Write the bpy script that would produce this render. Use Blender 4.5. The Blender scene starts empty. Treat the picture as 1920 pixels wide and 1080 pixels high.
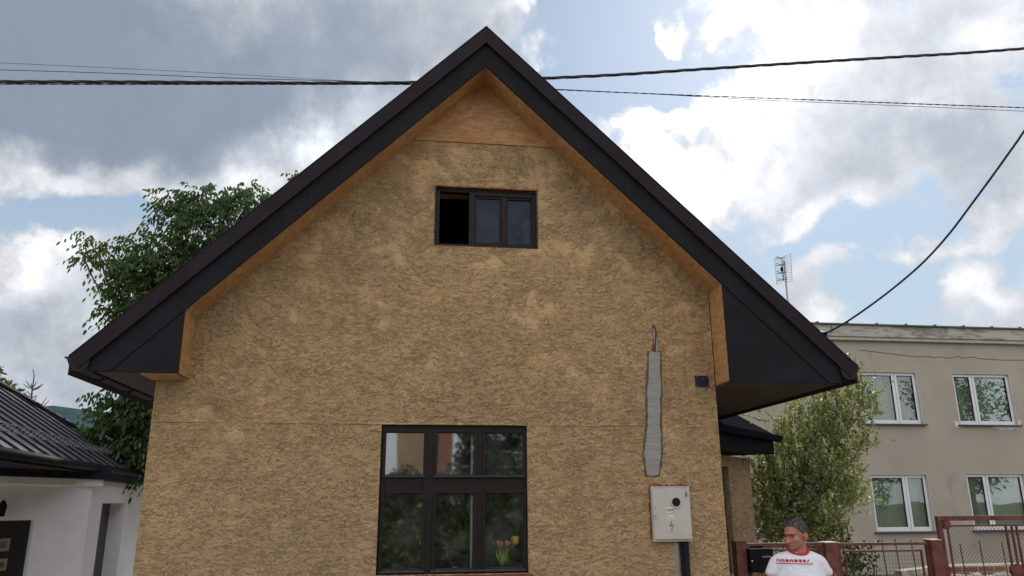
import bpy, bmesh, math, random
import numpy as np
from mathutils import Vector, Matrix, noise as mnoise
from mathutils.bvhtree import BVHTree
R_ = math.radians
S = bpy.context.scene
COL = S.collection
rng = random.Random(7)

# ------------------------------------------------------------------ camera
F = 1440.0                      # focal length in pixels of a 1920 px wide picture
zc = Vector((-28, 5106, -1440)).normalized()          # world up seen from the camera
xc = Vector((0, 0, -1)).cross(zc).normalized()
yc = zc.cross(xc)
RW = Matrix((xc, yc, zc))       # camera -> world rotation
CAM = Vector((0, 0, 1.85))
cd = bpy.data.cameras.new('camera'); cam = bpy.data.objects.new('camera', cd); COL.objects.link(cam)
cd.sensor_width = 36; cd.lens = 36 * F / 1920; cd.clip_start = 0.05; cd.clip_end = 3000
cam.matrix_world = Matrix.Translation(CAM) @ RW.to_4x4()
S.camera = cam

def ray(px, py): return (RW @ Vector((px - 960, 540 - py, -F))).normalized()
AZ = R_(-7.885)
U = Vector((math.cos(AZ), -math.sin(AZ), 0)); V = Vector((math.sin(AZ), math.cos(AZ), 0))
DW = 7.3                        # camera to facade distance
def loc(px, py, v):             # pixel -> (u, z) on the plane v behind the facade plane
    d = ray(px, py); t = (DW + v) / d.dot(V); p = CAM + d * t
    return p.dot(U), p.z
def hl(px, py, v):
    u, z = loc(px, py, v); return Vector((u, v, z))
def atY(px, py, Y):
    d = ray(px, py); return CAM + d * (Y / d.y)
def hit(px, py, P0, N):
    d = ray(px, py); return CAM + d * ((P0 - CAM).dot(N) / d.dot(N))

# ------------------------------------------------------------------ world, sun, exposure
SUN_DIR = ray(1440, -60)        # towards the sun
sun_el = math.asin(SUN_DIR.z); sun_az = math.atan2(SUN_DIR.x, SUN_DIR.y)
W = bpy.data.worlds.new('World'); S.world = W; W.use_nodes = True
nt = W.node_tree; nt.nodes.clear(); N = nt.nodes; L = nt.links
def nn(t, **k):
    n = N.new(t)
    for a, b in k.items(): setattr(n, a, b)
    return n
def vm(op, a, b=None):
    n = nn('ShaderNodeVectorMath', operation=op)
    for i, x in enumerate((a, b)):
        if x is None: continue
        if isinstance(x, bpy.types.NodeSocket): L.new(x, n.inputs[i])
        else: n.inputs[i].default_value = x
    return n
def mt(op, a, b=None, c=None, clamp=False):
    n = nn('ShaderNodeMath', operation=op, use_clamp=clamp)
    for i, x in enumerate((a, b, c)):
        if x is None: continue
        if isinstance(x, bpy.types.NodeSocket): L.new(x, n.inputs[i])
        else: n.inputs[i].default_value = x
    return n.outputs[0]
def sstep(x, a, b, o0=0, o1=1):
    n = nn('ShaderNodeMapRange', interpolation_type='SMOOTHSTEP'); L.new(x, n.inputs[0])
    n.inputs[1].default_value = a; n.inputs[2].default_value = b; n.inputs[3].default_value = o0; n.inputs[4].default_value = o1
    return n.outputs[0]
def mixc(f, a, b):
    n = nn('ShaderNodeMix', data_type='RGBA')
    if isinstance(f, bpy.types.NodeSocket): L.new(f, n.inputs[0])
    else: n.inputs[0].default_value = f
    for i, x in ((6, a), (7, b)):
        if isinstance(x, bpy.types.NodeSocket): L.new(x, n.inputs[i])
        else: n.inputs[i].default_value = (*x, 1)
    return n.outputs[2]
sky = nn('ShaderNodeTexSky', sky_type='NISHITA'); sky.sun_disc = False
sky.sun_elevation = sun_el; sky.sun_rotation = sun_az; sky.air_density = 1.0; sky.dust_density = 0.6; sky.ozone_density = 1.5
tc = nn('ShaderNodeTexCoord'); dirv = tc.outputs['Generated']
sep = nn('ShaderNodeSeparateXYZ'); L.new(dirv, sep.inputs[0])
azm = mt('ARCTAN2', sep.outputs[0], sep.outputs[1]); elv = mt('ARCSINE', sep.outputs[2])
comb = nn('ShaderNodeCombineXYZ'); L.new(azm, comb.inputs[0]); L.new(elv, comb.inputs[1])
# warp of the angular coordinates so every cloud gets an irregular outline
def noise_n(vec, scale, detail, rough, dist=0.0):
    n = nn('ShaderNodeTexNoise'); L.new(vec, n.inputs['Vector'])
    n.inputs['Scale'].default_value = scale; n.inputs['Detail'].default_value = detail
    n.inputs['Roughness'].default_value = rough; n.inputs['Distortion'].default_value = dist
    return n
def warp(vec, scale, amt, detail=4):
    w = noise_n(vec, scale, detail, .55)
    a = vm('SUBTRACT', w.outputs['Color'], (.5, .5, .5)); b = vm('MULTIPLY', a.outputs[0], (amt, amt, amt))
    return vm('ADD', vec, b.outputs[0]).outputs[0]
ang = warp(comb.outputs[0], 5.5, .22, 6)
def ae(px, py):
    d = ray(px, py); return math.atan2(d.x, d.y), math.asin(d.z)
# (px, py, rx, ry, cover, grey, bright)  seen positions of the cloud masses, kept as directions
CLOUDS = [
 (430, 215, 520, 120, .9, 1.25, 0), (120, 130, 420, 150, .7, .85, 0), (520, 40, 600, 120, .7, .45, .05), (850, 15, 280, 90, .5, .5, 0), (380, 20, 420, 70, .4, .55, 0), (600, 110, 260, 60, .4, .4, 0), (-100, 60, 300, 250, .6, .7, 0),
 (690, 215, 130, 80, .5, .2, .35), (610, 270, 120, 60, .55, -.4, .6), (330, 325, 260, 50, .55, -.3, .25), (40, 320, 130, 60, .55, -.3, .35), (520, 310, 130, 60, .45, -.2, .25),
 (210, 385, 200, 40, -.7, 0, 0), (50, 380, 120, 30, -.5, 0, 0), (240, 430, 90, 30, -.5, 0, 0), (430, 345, 90, 22, .3, 0, .2),
 (95, 470, 120, 70, .75, -.3, .55), (90, 570, 130, 110, .6, .55, .0), (-40, 520, 120, 130, .5, .3, .2), (190, 600, 70, 80, .4, .0, .3), (60, 690, 120, 50, .3, .2, .1), (180, 730, 160, 60, .25, .5, .0),
 (750, 130, 60, 60, -.6, 0, 0), (790, 95, 26, 26, .8, 0, .4),
 (1120, 75, 190, 120, -1.3, -.5, 0), (1210, 110, 130, 60, -.7, -.3, 0), (1070, 140, 60, 30, -.5, 0, 0),
 (1040, 95, 50, 26, .75, 0, .5), (1010, 125, 36, 18, .6, 0, .4), (1280, 30, 38, 26, 1.3, 0, .5), (1195, 78, 34, 20, .9, 0, .3), (1010, 5, 60, 22, .7, -.2, .5),
 (1450, 45, 120, 110, .8, -.6, 1.5), (1340, 190, 210, 60, .5, -.4, .95), (1170, 205, 120, 40, .3, -.3, .8), (1230, 300, 160, 70, .5, -.35, .75), (1290, 215, 40, 24, -.5, .3, -.4), (1180, 120, 90, 40, -.5, 0, 0), (1400, 300, 120, 80, .5, 0, .35), (1380, 110, 60, 40, -.55, 0, 0),
 (1700, 130, 260, 150, .7, .50, .05), (1640, 300, 240, 80, .6, .62, 0), (1860, 60, 120, 60, .4, .0, .4), (1880, 330, 140, 100, .45, .62, 0), (1780, 230, 70, 40, .2, -.3, .3),
 (1530, 390, 110, 30, .4, -.3, .3), (1400, 400, 160, 60, -.3, 0, 0), (1330, 380, 60, 40, .5, -.2, .4), (1500, 460, 200, 40, -.45, 0, 0), (1700, 430, 200, 40, -.35, .2, 0),
 (1650, 480, 120, 24, .35, -.2, .2), (1850, 450, 110, 30, .35, -.2, .2), (1795, 545, 75, 42, 1.1, -.2, .45), (1650, 560, 120, 50, -.5, 0, 0), (1570, 580, 100, 40, .4, -.2, .3), (1900, 580, 60, 24, .5, 0, .3),
]
acc = None
k = 2 * 57.3 / 1440 / 57.3
for (px, py, rx, ry, c_, g_, b_) in CLOUDS:
    a0, e0 = ae(px, py)
    cs = max(.5, math.cos(e0)); ra = rx / 1440 / cs * 1.25 * math.cos(a0) ** 2; re = ry / 1440 * 1.25 * .85
    s1 = vm('SUBTRACT', ang, (a0, e0, 0)); s2 = vm('MULTIPLY', s1.outputs[0], (1 / ra, 1 / re, 0))
    ln = vm('LENGTH', s2.outputs[0]).outputs['Value']
    fo = sstep(ln, 0.15, 1.25, 1, 0)
    sc = nn('ShaderNodeVectorMath', operation='SCALE'); sc.inputs[0].default_value = (c_, g_, b_); L.new(fo, sc.inputs['Scale'])
    acc = sc.outputs[0] if acc is None else vm('ADD', acc, sc.outputs[0]).outputs[0]
sa = nn('ShaderNodeSeparateXYZ'); L.new(acc, sa.inputs[0])
n1 = noise_n(warp(comb.outputs[0], 9, .08), 6.0, 9, .60)
n2 = noise_n(comb.outputs[0], 26, 7, .62, .6)
nsum = mt('ADD', mt('MULTIPLY', mt('SUBTRACT', n1.outputs[0], .5), 2.6), mt('MULTIPLY', mt('SUBTRACT', n2.outputs[0], .5), 1.40))
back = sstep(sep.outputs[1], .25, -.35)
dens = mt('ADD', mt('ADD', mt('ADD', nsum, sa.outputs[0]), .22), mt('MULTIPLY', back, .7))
cover = sstep(dens, -.08, .62)
thick = sstep(mt('ADD', sa.outputs[1], mt('MULTIPLY', nsum, .60)), -.25, 1.35)
white = mixc(thick, (.53, .545, .58), (.22, .265, .335))
n4 = noise_n(warp(comb.outputs[0], 20, .03), 15, 8, .66)
n4s = mt('SUBTRACT', n4.outputs[0], .5)
nb = mt('MULTIPLY', mt('MULTIPLY', sa.outputs[2], sstep(dens, .1, .8, .2, 1.1)), sstep(mt('ADD', nsum, mt('MULTIPLY', n4s, 2.2)), -.75, .75, .12, 1.35))
glowd = vm('DOT_PRODUCT', dirv, tuple(SUN_DIR)).outputs['Value']
glow = mt('POWER', mt('MAXIMUM', glowd, 0), 14)
cl = nn('ShaderNodeMix', data_type='RGBA', blend_type='ADD'); cl.inputs[0].default_value = 1; L.new(white, cl.inputs[6])
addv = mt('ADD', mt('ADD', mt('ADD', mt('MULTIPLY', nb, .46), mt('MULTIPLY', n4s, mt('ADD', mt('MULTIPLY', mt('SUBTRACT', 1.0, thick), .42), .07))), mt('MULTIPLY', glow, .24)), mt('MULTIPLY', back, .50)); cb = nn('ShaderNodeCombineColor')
for i in range(3): L.new(addv, cb.inputs[i])
L.new(cb.outputs[0], cl.inputs[7])
cloud10 = vm('SCALE', cl.outputs[2]); cloud10.inputs['Scale'].default_value = 10.0
tint = vm('MULTIPLY', sky.outputs[0], (.62, .70, .80))
skyhz = mixc(sstep(elv, .0, .55, 1.0, .42), tint.outputs[0], (4.3, 5.3, 6.1))
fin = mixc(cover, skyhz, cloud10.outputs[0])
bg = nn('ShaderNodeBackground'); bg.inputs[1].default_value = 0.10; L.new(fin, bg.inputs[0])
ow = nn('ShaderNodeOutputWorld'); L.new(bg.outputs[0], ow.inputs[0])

sd = bpy.data.lights.new('sun', 'SUN'); sd.energy = 2.6; sd.angle = R_(.6); sd.color = (1, .95, .86)
so = bpy.data.objects.new('sun', sd); COL.objects.link(so); so.rotation_euler = SUN_DIR.to_track_quat('Z', 'Y').to_euler()
S.view_settings.view_transform = 'Standard'; S.view_settings.look = 'None'
S.view_settings.gamma = 1; S.view_settings.use_curve_mapping = False; S.view_settings.exposure = 0.30
S.cycles.max_bounces = 8; S.cycles.transparent_max_bounces = 16

# ------------------------------------------------------------------ materials
class Mat:
    def __init__(s, name):
        s.m = bpy.data.materials.new(name); s.m.use_nodes = True; s.t = s.m.node_tree; s.t.nodes.clear()
        s.o = s.t.nodes.new('ShaderNodeOutputMaterial'); s.b = s.t.nodes.new('ShaderNodeBsdfPrincipled'); s.l(s.b.outputs[0], s.o.inputs[0])
        s.c = s.t.nodes.new('ShaderNodeTexCoord').outputs['Object']
    def l(s, a, b): s.t.links.new(a, b)
    def set(s, sock, v):
        if isinstance(v, bpy.types.NodeSocket): s.l(v, sock)
        elif isinstance(v, (tuple, list)) and len(v) == 3 and sock.type == 'RGBA': sock.default_value = (*v, 1)
        else: sock.default_value = v
    def noise(s, scale=5, detail=6, rough=.55, dist=0, vec=None, out=0, stretch=None):
        n = s.t.nodes.new('ShaderNodeTexNoise'); v = vec or s.c
        if stretch:
            m = s.t.nodes.new('ShaderNodeMapping'); s.l(v, m.inputs[0]); m.inputs['Scale'].default_value = stretch; v = m.outputs[0]
        s.l(v, n.inputs['Vector'])
        for kk, x in (('Scale', scale), ('Detail', detail), ('Roughness', rough), ('Distortion', dist)): n.inputs[kk].default_value = x
        return n.outputs[out]
    def mr(s, x, a, b, c=0, d=1, smooth=True):
        n = s.t.nodes.new('ShaderNodeMapRange'); n.interpolation_type = 'SMOOTHSTEP' if smooth else 'LINEAR'; s.l(x, n.inputs[0])
        for i, q in enumerate((a, b, c, d)): n.inputs[i + 1].default_value = q
        return n.outputs[0]
    def math(s, op, a, b=0.0, c=0.0):
        n = s.t.nodes.new('ShaderNodeMath'); n.operation = op; s.set(n.inputs[0], a); s.set(n.inputs[1], b); s.set(n.inputs[2], c); return n.outputs[0]
    def mix(s, f, a, b, mode='MIX'):
        n = s.t.nodes.new('ShaderNodeMix'); n.data_type = 'RGBA'; n.blend_type = mode
        s.set(n.inputs[0], f); s.set(n.inputs[6], a); s.set(n.inputs[7], b); return n.outputs[2]
    def bump(s, h, strength=.5, dist=.01, chain=None):
        n = s.t.nodes.new('ShaderNodeBump'); n.inputs['Strength'].default_value = strength; n.inputs['Distance'].default_value = dist
        s.l(h, n.inputs['Height'])
        if chain: s.l(chain, n.inputs['Normal'])
        return n.outputs[0]
    def done(s, color, rough=.8, normal=None, metal=0, spec=None):
        s.set(s.b.inputs['Base Color'], color); s.set(s.b.inputs['Roughness'], rough); s.set(s.b.inputs['Metallic'], metal)
        if normal is not None: s.l(normal, s.b.inputs['Normal'])
        if spec is not None: s.b.inputs['Specular IOR Level'].default_value = spec
        return s.m
def simple(name, c, rough=.7, var=.12, scale=8, bump=.15, bs=60, metal=0, spec=None):
    m = Mat(name); n = m.noise(scale, 5, .6)
    col = m.mix(m.mr(n, .3, .7), tuple(x * (1 - var) for x in c), tuple(min(1, x * (1 + var)) for x in c))
    return m.done(col, rough, m.bump(m.noise(bs, 4, .6), bump, .004), metal, spec)

def mat_plaster(name, base=(.500, .334, .176), seam=True):
    m = Mat(name)
    sep = m.t.nodes.new('ShaderNodeSeparateXYZ'); m.l(m.c, sep.inputs[0])
    low = m.mr(sep.outputs[2], 5.8, 1.8, .0, 1)
    zone = m.mr(m.math('ADD', m.noise(2.6, 6, .66, .2), m.math('MULTIPLY', low, .13)), .43, .66, .10, 1)
    # trowelled relief: elongated dashes at three sizes
    n1 = m.noise(8.5, 4, .60, .25, stretch=(1.0, 1, 1.9)); n2 = m.noise(13.5, 4, .58, .7, stretch=(1.0, 1, 1.75)); n3 = m.noise(33, 4, .66, .4, stretch=(1, 1, 1.3)); nf_ = m.math('ADD', m.math('MULTIPLY', n2, .6), m.math('MULTIPLY', n3, .4))
    hs_ = m.math('ADD', m.math('MULTIPLY', n1, .52), m.math('ADD', m.math('MULTIPLY', n2, .42), m.math('MULTIPLY', n3, .26)))
    cav = m.math('MULTIPLY', m.mr(nf_, .430, .365), zone)
    line = m.math('MULTIPLY', m.mr(m.math('ABSOLUTE', m.math('SUBTRACT', n2, .47)), .004, .020, 1, 0), m.math('MULTIPLY', m.mr(n1, .56, .44), zone))
    cav = m.math('MAXIMUM', cav, m.math('MULTIPLY', line, .9))
    nw = m.noise(13, 5, .62, .6, stretch=(1, 1, 1.8)); dl = m.math('MULTIPLY', m.mr(m.math('ABSOLUTE', m.math('SUBTRACT', nw, .5)), .003, .014, 1, 0), m.math('MULTIPLY', m.mr(m.noise(4.2, 5, .65, .2), .49, .57), m.math('ADD', m.math('MULTIPLY', zone, .8), .2)))
    crest_lit = m.math('MULTIPLY', m.mr(nf_, .57, .64), zone)
    tone = m.noise(.9, 5, .6, .3); tone2 = m.noise(3.0, 6, .65)
    c = m.mix(m.mr(tone, .34, .66), tuple(x * q for x, q in zip(base, (.90, .90, .92))), tuple(x * q for x, q in zip(base, (1.06, 1.06, 1.02))))
    c = m.mix(m.math('MULTIPLY', m.mr(tone2, .48, .70), .18), c, (base[0] * 1.02, base[1] * .90, base[2] * .95))
    c = m.mix(m.math('MULTIPLY', m.mr(m.noise(2.0, 6, .70, .5), .56, .76), .15), c, (base[0] * .66, base[1] * .69, base[2] * .85))
    c = m.mix(m.math('MULTIPLY', m.mr(m.noise(1.3, 4, .6, .6, stretch=(1, 1, .45)), .56, .74), .22), c, (base[0] * .80, base[1] * .56, base[2] * .42))
    grn = m.noise(120, 4, .75)
    c = m.mix(m.mr(grn, .30, .74, .0, .30), c, tuple(min(1, x * 1.45) for x in base))
    c = m.mix(m.math('MULTIPLY', cav, .20), c, (base[0] * .30, base[1] * .25, base[2] * .17))  # shade in the relief hollows put into the colour
    c = m.mix(m.math('MULTIPLY', dl, .58), c, (base[0] * .26, base[1] * .22, base[2] * .15))
    c = m.mix(m.math('MULTIPLY', crest_lit, .20), c, tuple(min(1, x * 1.5 + .04) for x in base))  # relief crests lightened in colour, as if catching light
    pit = m.mr(m.noise(19, 2, .5, .3), .76, .78); c = m.mix(m.math('MULTIPLY', pit, .85), c, (.045, .03, .015))
    h = m.math('MULTIPLY', hs_, m.math('ADD', m.math('MULTIPLY', zone, 1.55), .22))
    h = m.math('SUBTRACT', h, m.math('MULTIPLY', m.math('MAXIMUM', cav, dl), .30))
    if seam:  # plaster ridge drawn in colour: lit upper line, shaded line beneath
        zz = m.math('ADD', sep.outputs[2], m.math('MULTIPLY', m.math('SUBTRACT', m.noise(1.3, 4, .6), .5), .035))
        b1 = m.mr(m.math('ABSOLUTE', m.math('SUBTRACT', zz, 2.585)), .003, .012, 1, 0)
        b2 = m.mr(m.math('ABSOLUTE', m.math('SUBTRACT', zz, 2.573)), .002, .008, 1, 0)
        msk = m.mr(m.noise(2.5, 4, .6), .36, .50)
        c = m.mix(m.math('MULTIPLY', m.math('MULTIPLY', b1, msk), .45), c, tuple(x * 1.5 for x in base))
        c = m.mix(m.math('MULTIPLY', m.math('MULTIPLY', b2, msk), .6), c, (base[0] * .3, base[1] * .27, base[2] * .2))
        c = m.mix(m.mr(sep.outputs[2], 2.9, 1.3, 0, .30), c, m.mix(m.mr(tone2, .35, .65), (base[0] * 1.05, base[1] * 1.10, base[2] * 1.25), (base[0] * 1.22, base[1] * 1.28, base[2] * 1.45)))
    nb_ = m.bump(h, 1.0, .064)
    nb_ = m.bump(grn, .8, .006, nb_)
    return m.done(c, .93, nb_, spec=.2)

def mat_osb(name):
    m = Mat(name)
    n = m.t.nodes.new('ShaderNodeTexVoronoi'); n.inputs['Scale'].default_value = 16
    mp = m.t.nodes.new('ShaderNodeMapping'); wn = m.t.nodes.new('ShaderNodeVectorMath'); wn.operation = 'MULTIPLY_ADD'
    m.l(m.noise(9, 2, .5, out=1), wn.inputs[0]); wn.inputs[1].default_value = (.12, .12, .12); m.l(m.c, wn.inputs[2])
    m.l(wn.outputs[0], mp.inputs[0]); mp.inputs['Rotation'].default_value = (.2, .5, .3); mp.inputs['Scale'].default_value = (.8, 1.0, 3.2); m.l(mp.outputs[0], n.inputs[0])
    f = m.mr(n.outputs['Color'], .1, .9)
    rgb = m.t.nodes.new('ShaderNodeSeparateColor'); m.l(n.outputs['Color'], rgb.inputs[0])
    c = m.mix(rgb.outputs[0], (.34, .175, .068), (.50, .295, .128))
    c = m.mix(m.mr(m.noise(30, 5, .7, 1.5, stretch=(1, 1, 4)), .60, .72, 0, .6), c, (.17, .065, .02))
    c = m.mix(m.mr(m.noise(2.0, 4, .6), .4, .7, 0, .45), c, (.36, .115, .025))
    return m.done(c, .6, m.bump(rgb.outputs[1], .35, .004), spec=.35)

M = {}
M['plaster'] = mat_plaster('rough_plaster')
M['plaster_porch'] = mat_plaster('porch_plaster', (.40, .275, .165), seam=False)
M['osb'] = mat_osb('osb_board')
M['verge'] = simple('brown_sheet', (.0175, .0120, .0160), .55, .18, 3, .12, 140, spec=.12)
M['barge'] = simple('anthracite_board', (.0155, .0145, .018), .8, .15, 4, .30, 220, spec=.12)
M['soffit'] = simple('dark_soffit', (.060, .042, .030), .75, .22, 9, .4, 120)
M['porchroof'] = simple('porch_sheet', (.013, .013, .017), .9, .15, 4, .2, 100, spec=0)
M['gutter'] = simple('dark_gutter', (.014, .012, .013), .5, .2, 6, .1, 60, spec=.2)
M['winframe'] = simple('dark_painted_wood', (.016, .011, .010), .5, .25, 14, .3, 70, spec=.2)
M['ledge'] = simple('grey_ledge', (.035, .034, .042), .5, .2, 10, .2, 60, spec=.3)
M['redsill'] = simple('red_sill', (.20, .028, .026), .45, .2, 10, .2, 60)
M['white_inner'] = simple('white_inner_frame', (.62, .62, .60), .5, .06, 6, .1, 50)
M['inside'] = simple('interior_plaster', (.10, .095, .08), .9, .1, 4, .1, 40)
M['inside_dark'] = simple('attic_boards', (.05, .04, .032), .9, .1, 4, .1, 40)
m = Mat('cement_patch'); n_ = m.noise(10, 6, .6, .5, stretch=(.6, 1, 5))
M['cement'] = m.done(m.mix(m.mr(n_, .35, .68), (.235, .22, .20), (.30, .285, .26)), .9, m.bump(n_, .25, .006))
M['rust_plaster'] = simple('broken_brick_edge', (.20, .075, .035), .95, .45, 30, 1, 60)
M['groove'] = simple('broken_groove', (.10, .075, .055), .95, .45, 30, 1, 60)
M['cabinet'] = simple('cream_plastic', (.47, .43, .385), .45, .05, 5, .08, 200)
M['cabinet_dark'] = simple('grey_seam', (.12, .11, .10), .6)
M['black'] = simple('black_plastic', (.009, .009, .010), .5, spec=.1)
M['black_glass'] = simple('dark_meter_glass', (.010, .013, .020), .12)
M['green_st'] = simple('green_sticker', (.02, .16, .09), .5, .05); M['yellow_st'] = simple('yellow_sticker', (.55, .40, .10), .5, .05)
M['white_st'] = simple('white_sticker', (.66, .64, .62), .5, .03); M['ink'] = simple('dark_ink', (.07, .045, .045), .6, .05)
M['plate'] = simple('navy_enamel', (.010, .008, .024), .4, .4, 20, .1, 60, spec=.25)
M['screw'] = simple('screw_metal', (.35, .33, .35), .4)
M['fence_red'] = simple('red_oxide_paint', (.120, .042, .034), .6, .35, 12, .4, 90, spec=.2)
M['fence_cap'] = simple('worn_cap', (.36, .27, .22), .6, .2, 20, .3, 60)
M['wire'] = simple('rusty_wire', (.07, .045, .04), .6, .3, 20)
M['mailbox'] = simple('black_mailbox', (.010, .009, .009), .7, .3, 14, spec=.05)
M['house2'] = None
m = Mat('grey_render'); n_ = m.noise(.55, 7, .62, .3); g_ = m.noise(70, 4, .7)
c_ = m.mix(m.mr(n_, .3, .7), (.325, .285, .232), (.385, .342, .282)); c_ = m.mix(m.mr(g_, .35, .7, 0, .35), c_, (.45, .395, .33))
c_ = m.mix(m.mr(m.noise(1.6, 6, .7, 1, stretch=(1, 1, .5)), .56, .75, 0, .45), c_, (.16, .14, .125))
M['house2'] = m.done(c_, .95, m.bump(g_, .7, .01))
m = Mat('stained_cornice'); c_ = m.mix(m.mr(m.noise(1.4, 6, .7, .8, stretch=(1, 1, 3)), .42, .66), (.42, .395, .345), (.17, .15, .13))
M['cornice'] = m.done(c_, .95, m.bump(m.noise(30, 5), .5, .01))
M['cornice_trim'] = simple('pale_moulding', (.42, .38, .32), .9, .12, 3, .3, 40)
M['patch_white'] = simple('white_filler', (.60, .58, .55), .95, .1, 10)
M['pvc'] = simple('white_pvc', (.66, .66, .68), .35, .03, 4, .05)
M['reveal'] = simple('pale_reveal', (.50, .47, .44), .9, .08, 8, .2)
M['sill2'] = simple('brown_sill', (.075, .055, .055), .5)
M['blind'] = simple('pale_curtain', (.52, .53, .45), .95, .10, 1.2, .2, 20)
M['flash'] = simple('roof_flashing', (.05, .055, .06), .4)
M['seamroof'] = simple('black_standing_seam', (.14, .145, .155), .45, .12, 2, .1, 30, metal=.2)
M['seamdark'] = simple('dark_seam', (.014, .015, .019), .6, spec=.2)
M['navy_fascia'] = simple('navy_fascia', (.012, .016, .028), .6, spec=.25)
M['white_wall'] = simple('white_render', (.84, .84, .86), .92, .03, 3, .4, 160)
M['white_trim'] = simple('white_trim', (.85, .84, .82), .85, .03)
M['door_dark'] = simple('dark_garage_door', (.014, .015, .019), .4)
M['door_trim'] = simple('tan_window_trim', (.28, .21, .17), .5)
M['galv'] = simple('galvanised', (.30, .31, .33), .35, .2, 20, .1, 60, metal=.5)
M['bark'] = simple('bark', (.055, .045, .035), .95, .35, 14, 1, 50)
M['cable'] = simple('black_cable', (.012, .012, .014), .5)
M['ceramic'] = simple('white_insulator', (.6, .6, .6), .3)
M['skin'] = None
m = Mat('skin'); n_ = m.noise(14, 4, .6)
m.b.inputs['Subsurface Weight'].default_value = .12; m.b.inputs['Subsurface Scale'].default_value = .01
M['skin'] = m.done(m.mix(m.mr(n_, .35, .65), (.34, .135, .085), (.43, .18, .115)), .48, m.bump(m.noise(120, 3), .15, .002))
M['eyewhite'] = simple('eye_white', (.30, .26, .24), .3, .05)  # eye-socket shade put into the eye-white colour
m = Mat('greying_hair'); n_ = m.noise(60, 4, .6, stretch=(1, 1, .35))
M['hair'] = m.done(m.mix(m.mr(n_, .38, .68), (.030, .024, .019), (.17, .148, .125)), .6, m.bump(n_, .9, .006))
m = Mat('white_cotton'); n_ = m.noise(5, 3, .5, 1.2)
M['shirt'] = m.done((.70, .69, .74), .9, m.bump(n_, .55, .03))
M['shirtred'] = simple('red_trim', (.42, .030, .040), .85, .1)
M['denim'] = simple('denim', (.05, .07, .13), .9, .2, 30)
M['shoe'] = simple('shoe_leather', (.04, .03, .025), .5)
M['brick'] = None
m = Mat('brick_wall'); bt = m.t.nodes.new('ShaderNodeTexBrick'); mp = m.t.nodes.new('ShaderNodeMapping'); m.l(m.c, mp.inputs[0]); mp.inputs['Rotation'].default_value = (R_(90), 0, 0)
m.l(mp.outputs[0], bt.inputs[0]); bt.inputs['Scale'].default_value = 1; bt.inputs['Brick Width'].default_value = .25; bt.inputs['Row Height'].default_value = .075; bt.inputs['Mortar Size'].default_value = .008
bt.inputs['Color1'].default_value = (.27, .09, .045, 1); bt.inputs['Color2'].default_value = (.20, .06, .035, 1); bt.inputs['Mortar'].default_value = (.30, .26, .21, 1)
M['brick'] = m.done(bt.outputs[0], .95, m.bump(m.noise(40), .6, .01))
M['stone'] = simple('pale_stone', (.42, .37, .30), .95, .3, 8, 1, 30)
m = Mat('asphalt'); g_ = m.noise(220, 3, .7)
M['asphalt'] = m.done(m.mix(m.mr(g_, .3, .7), (.15, .14, .125), (.22, .205, .18)), .9, m.bump(g_, .5, .006))
m = Mat('lawn'); n_ = m.noise(3, 7, .7)
M['lawn'] = m.done(m.mix(m.mr(n_, .35, .65), (.10, .105, .06), (.17, .16, .10)), .95, m.bump(m.noise(60), 1, .03))
m = Mat('paving'); n_ = m.noise(30, 5, .7)
M['paving'] = m.done(m.mix(m.mr(n_, .3, .7), (.34, .32, .28), (.44, .41, .36)), .9, m.bump(n_, .4, .01))
m = Mat('hazy_forest'); n_ = m.noise(.25, 8, .7)
M['bounce_driveway'] = simple('pale_paving', (.50, .48, .44), .9, .12, 3, .3, 40)
M['hill'] = m.done(m.mix(m.mr(n_, .35, .65), (.035, .060, .065), (.055, .085, .090)), 1, spec=0)  # distant haze put into the forest colour as blue
M['bhouse'] = simple('beige_render', (.52, .37, .24), .95, .06, 1, .3, 60)
M['bpink'] = simple('terracotta_render', (.42, .20, .14), .95, .08, 1, .3, 60)

def leafmat(name, a, b, trans=.45, tcol=None, rough=.45):
    m = Mat(name); g = m.t.nodes.new('ShaderNodeNewGeometry')
    c = m.mix(g.outputs['Random Per Island'], a, b)
    c = m.mix(m.mr(m.noise(.9, 3, .6), .35, .65, 0, .35), c, tuple(x * .6 for x in a))
    m.done(c, rough, spec=.35)
    tr = m.t.nodes.new('ShaderNodeBsdfTranslucent'); m.l(m.mix(1.0, c, tcol or (1.5, 1.7, .7), 'MULTIPLY'), tr.inputs[0])
    ms = m.t.nodes.new('ShaderNodeMixShader'); ms.inputs[0].default_value = trans
    m.l(m.b.outputs[0], ms.inputs[1]); m.l(tr.outputs[0], ms.inputs[2]); m.l(ms.outputs[0], m.o.inputs[0])
    return m.m
M['walnut'] = leafmat('walnut_leaf', (.028, .056, .015), (.085, .135, .034), .38)
M['appleleaf'] = leafmat('orchard_leaf', (.14, .155, .07), (.36, .36, .20), .42)
M['hedgeleaf'] = leafmat('hedge_leaf', (.07, .11, .04), (.16, .20, .08), .3)
M['farleaf'] = leafmat('far_leaf', (.05, .075, .03), (.10, .125, .055), .3)
M['needle'] = simple('spruce_needle', (.030, .042, .040), .8)
M['shrubleaf'] = leafmat('shrub_leaf', (.025, .05, .015), (.06, .09, .03), .3)
M['petal_y'] = simple('yellow_petal', (.90, .62, .03), .6); M['petal_p'] = simple('pink_petal', (.85, .22, .36), .6); M['petal_o'] = simple('coral_petal', (.90, .24, .09), .6)
M['petal_g'] = simple('pale_bud', (.45, .48, .10), .6); M['stem'] = simple('flower_stem', (.42, .55, .12), .6); M['shell'] = simple('seashell', (.55, .33, .26), .6, .3, 20)

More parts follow.
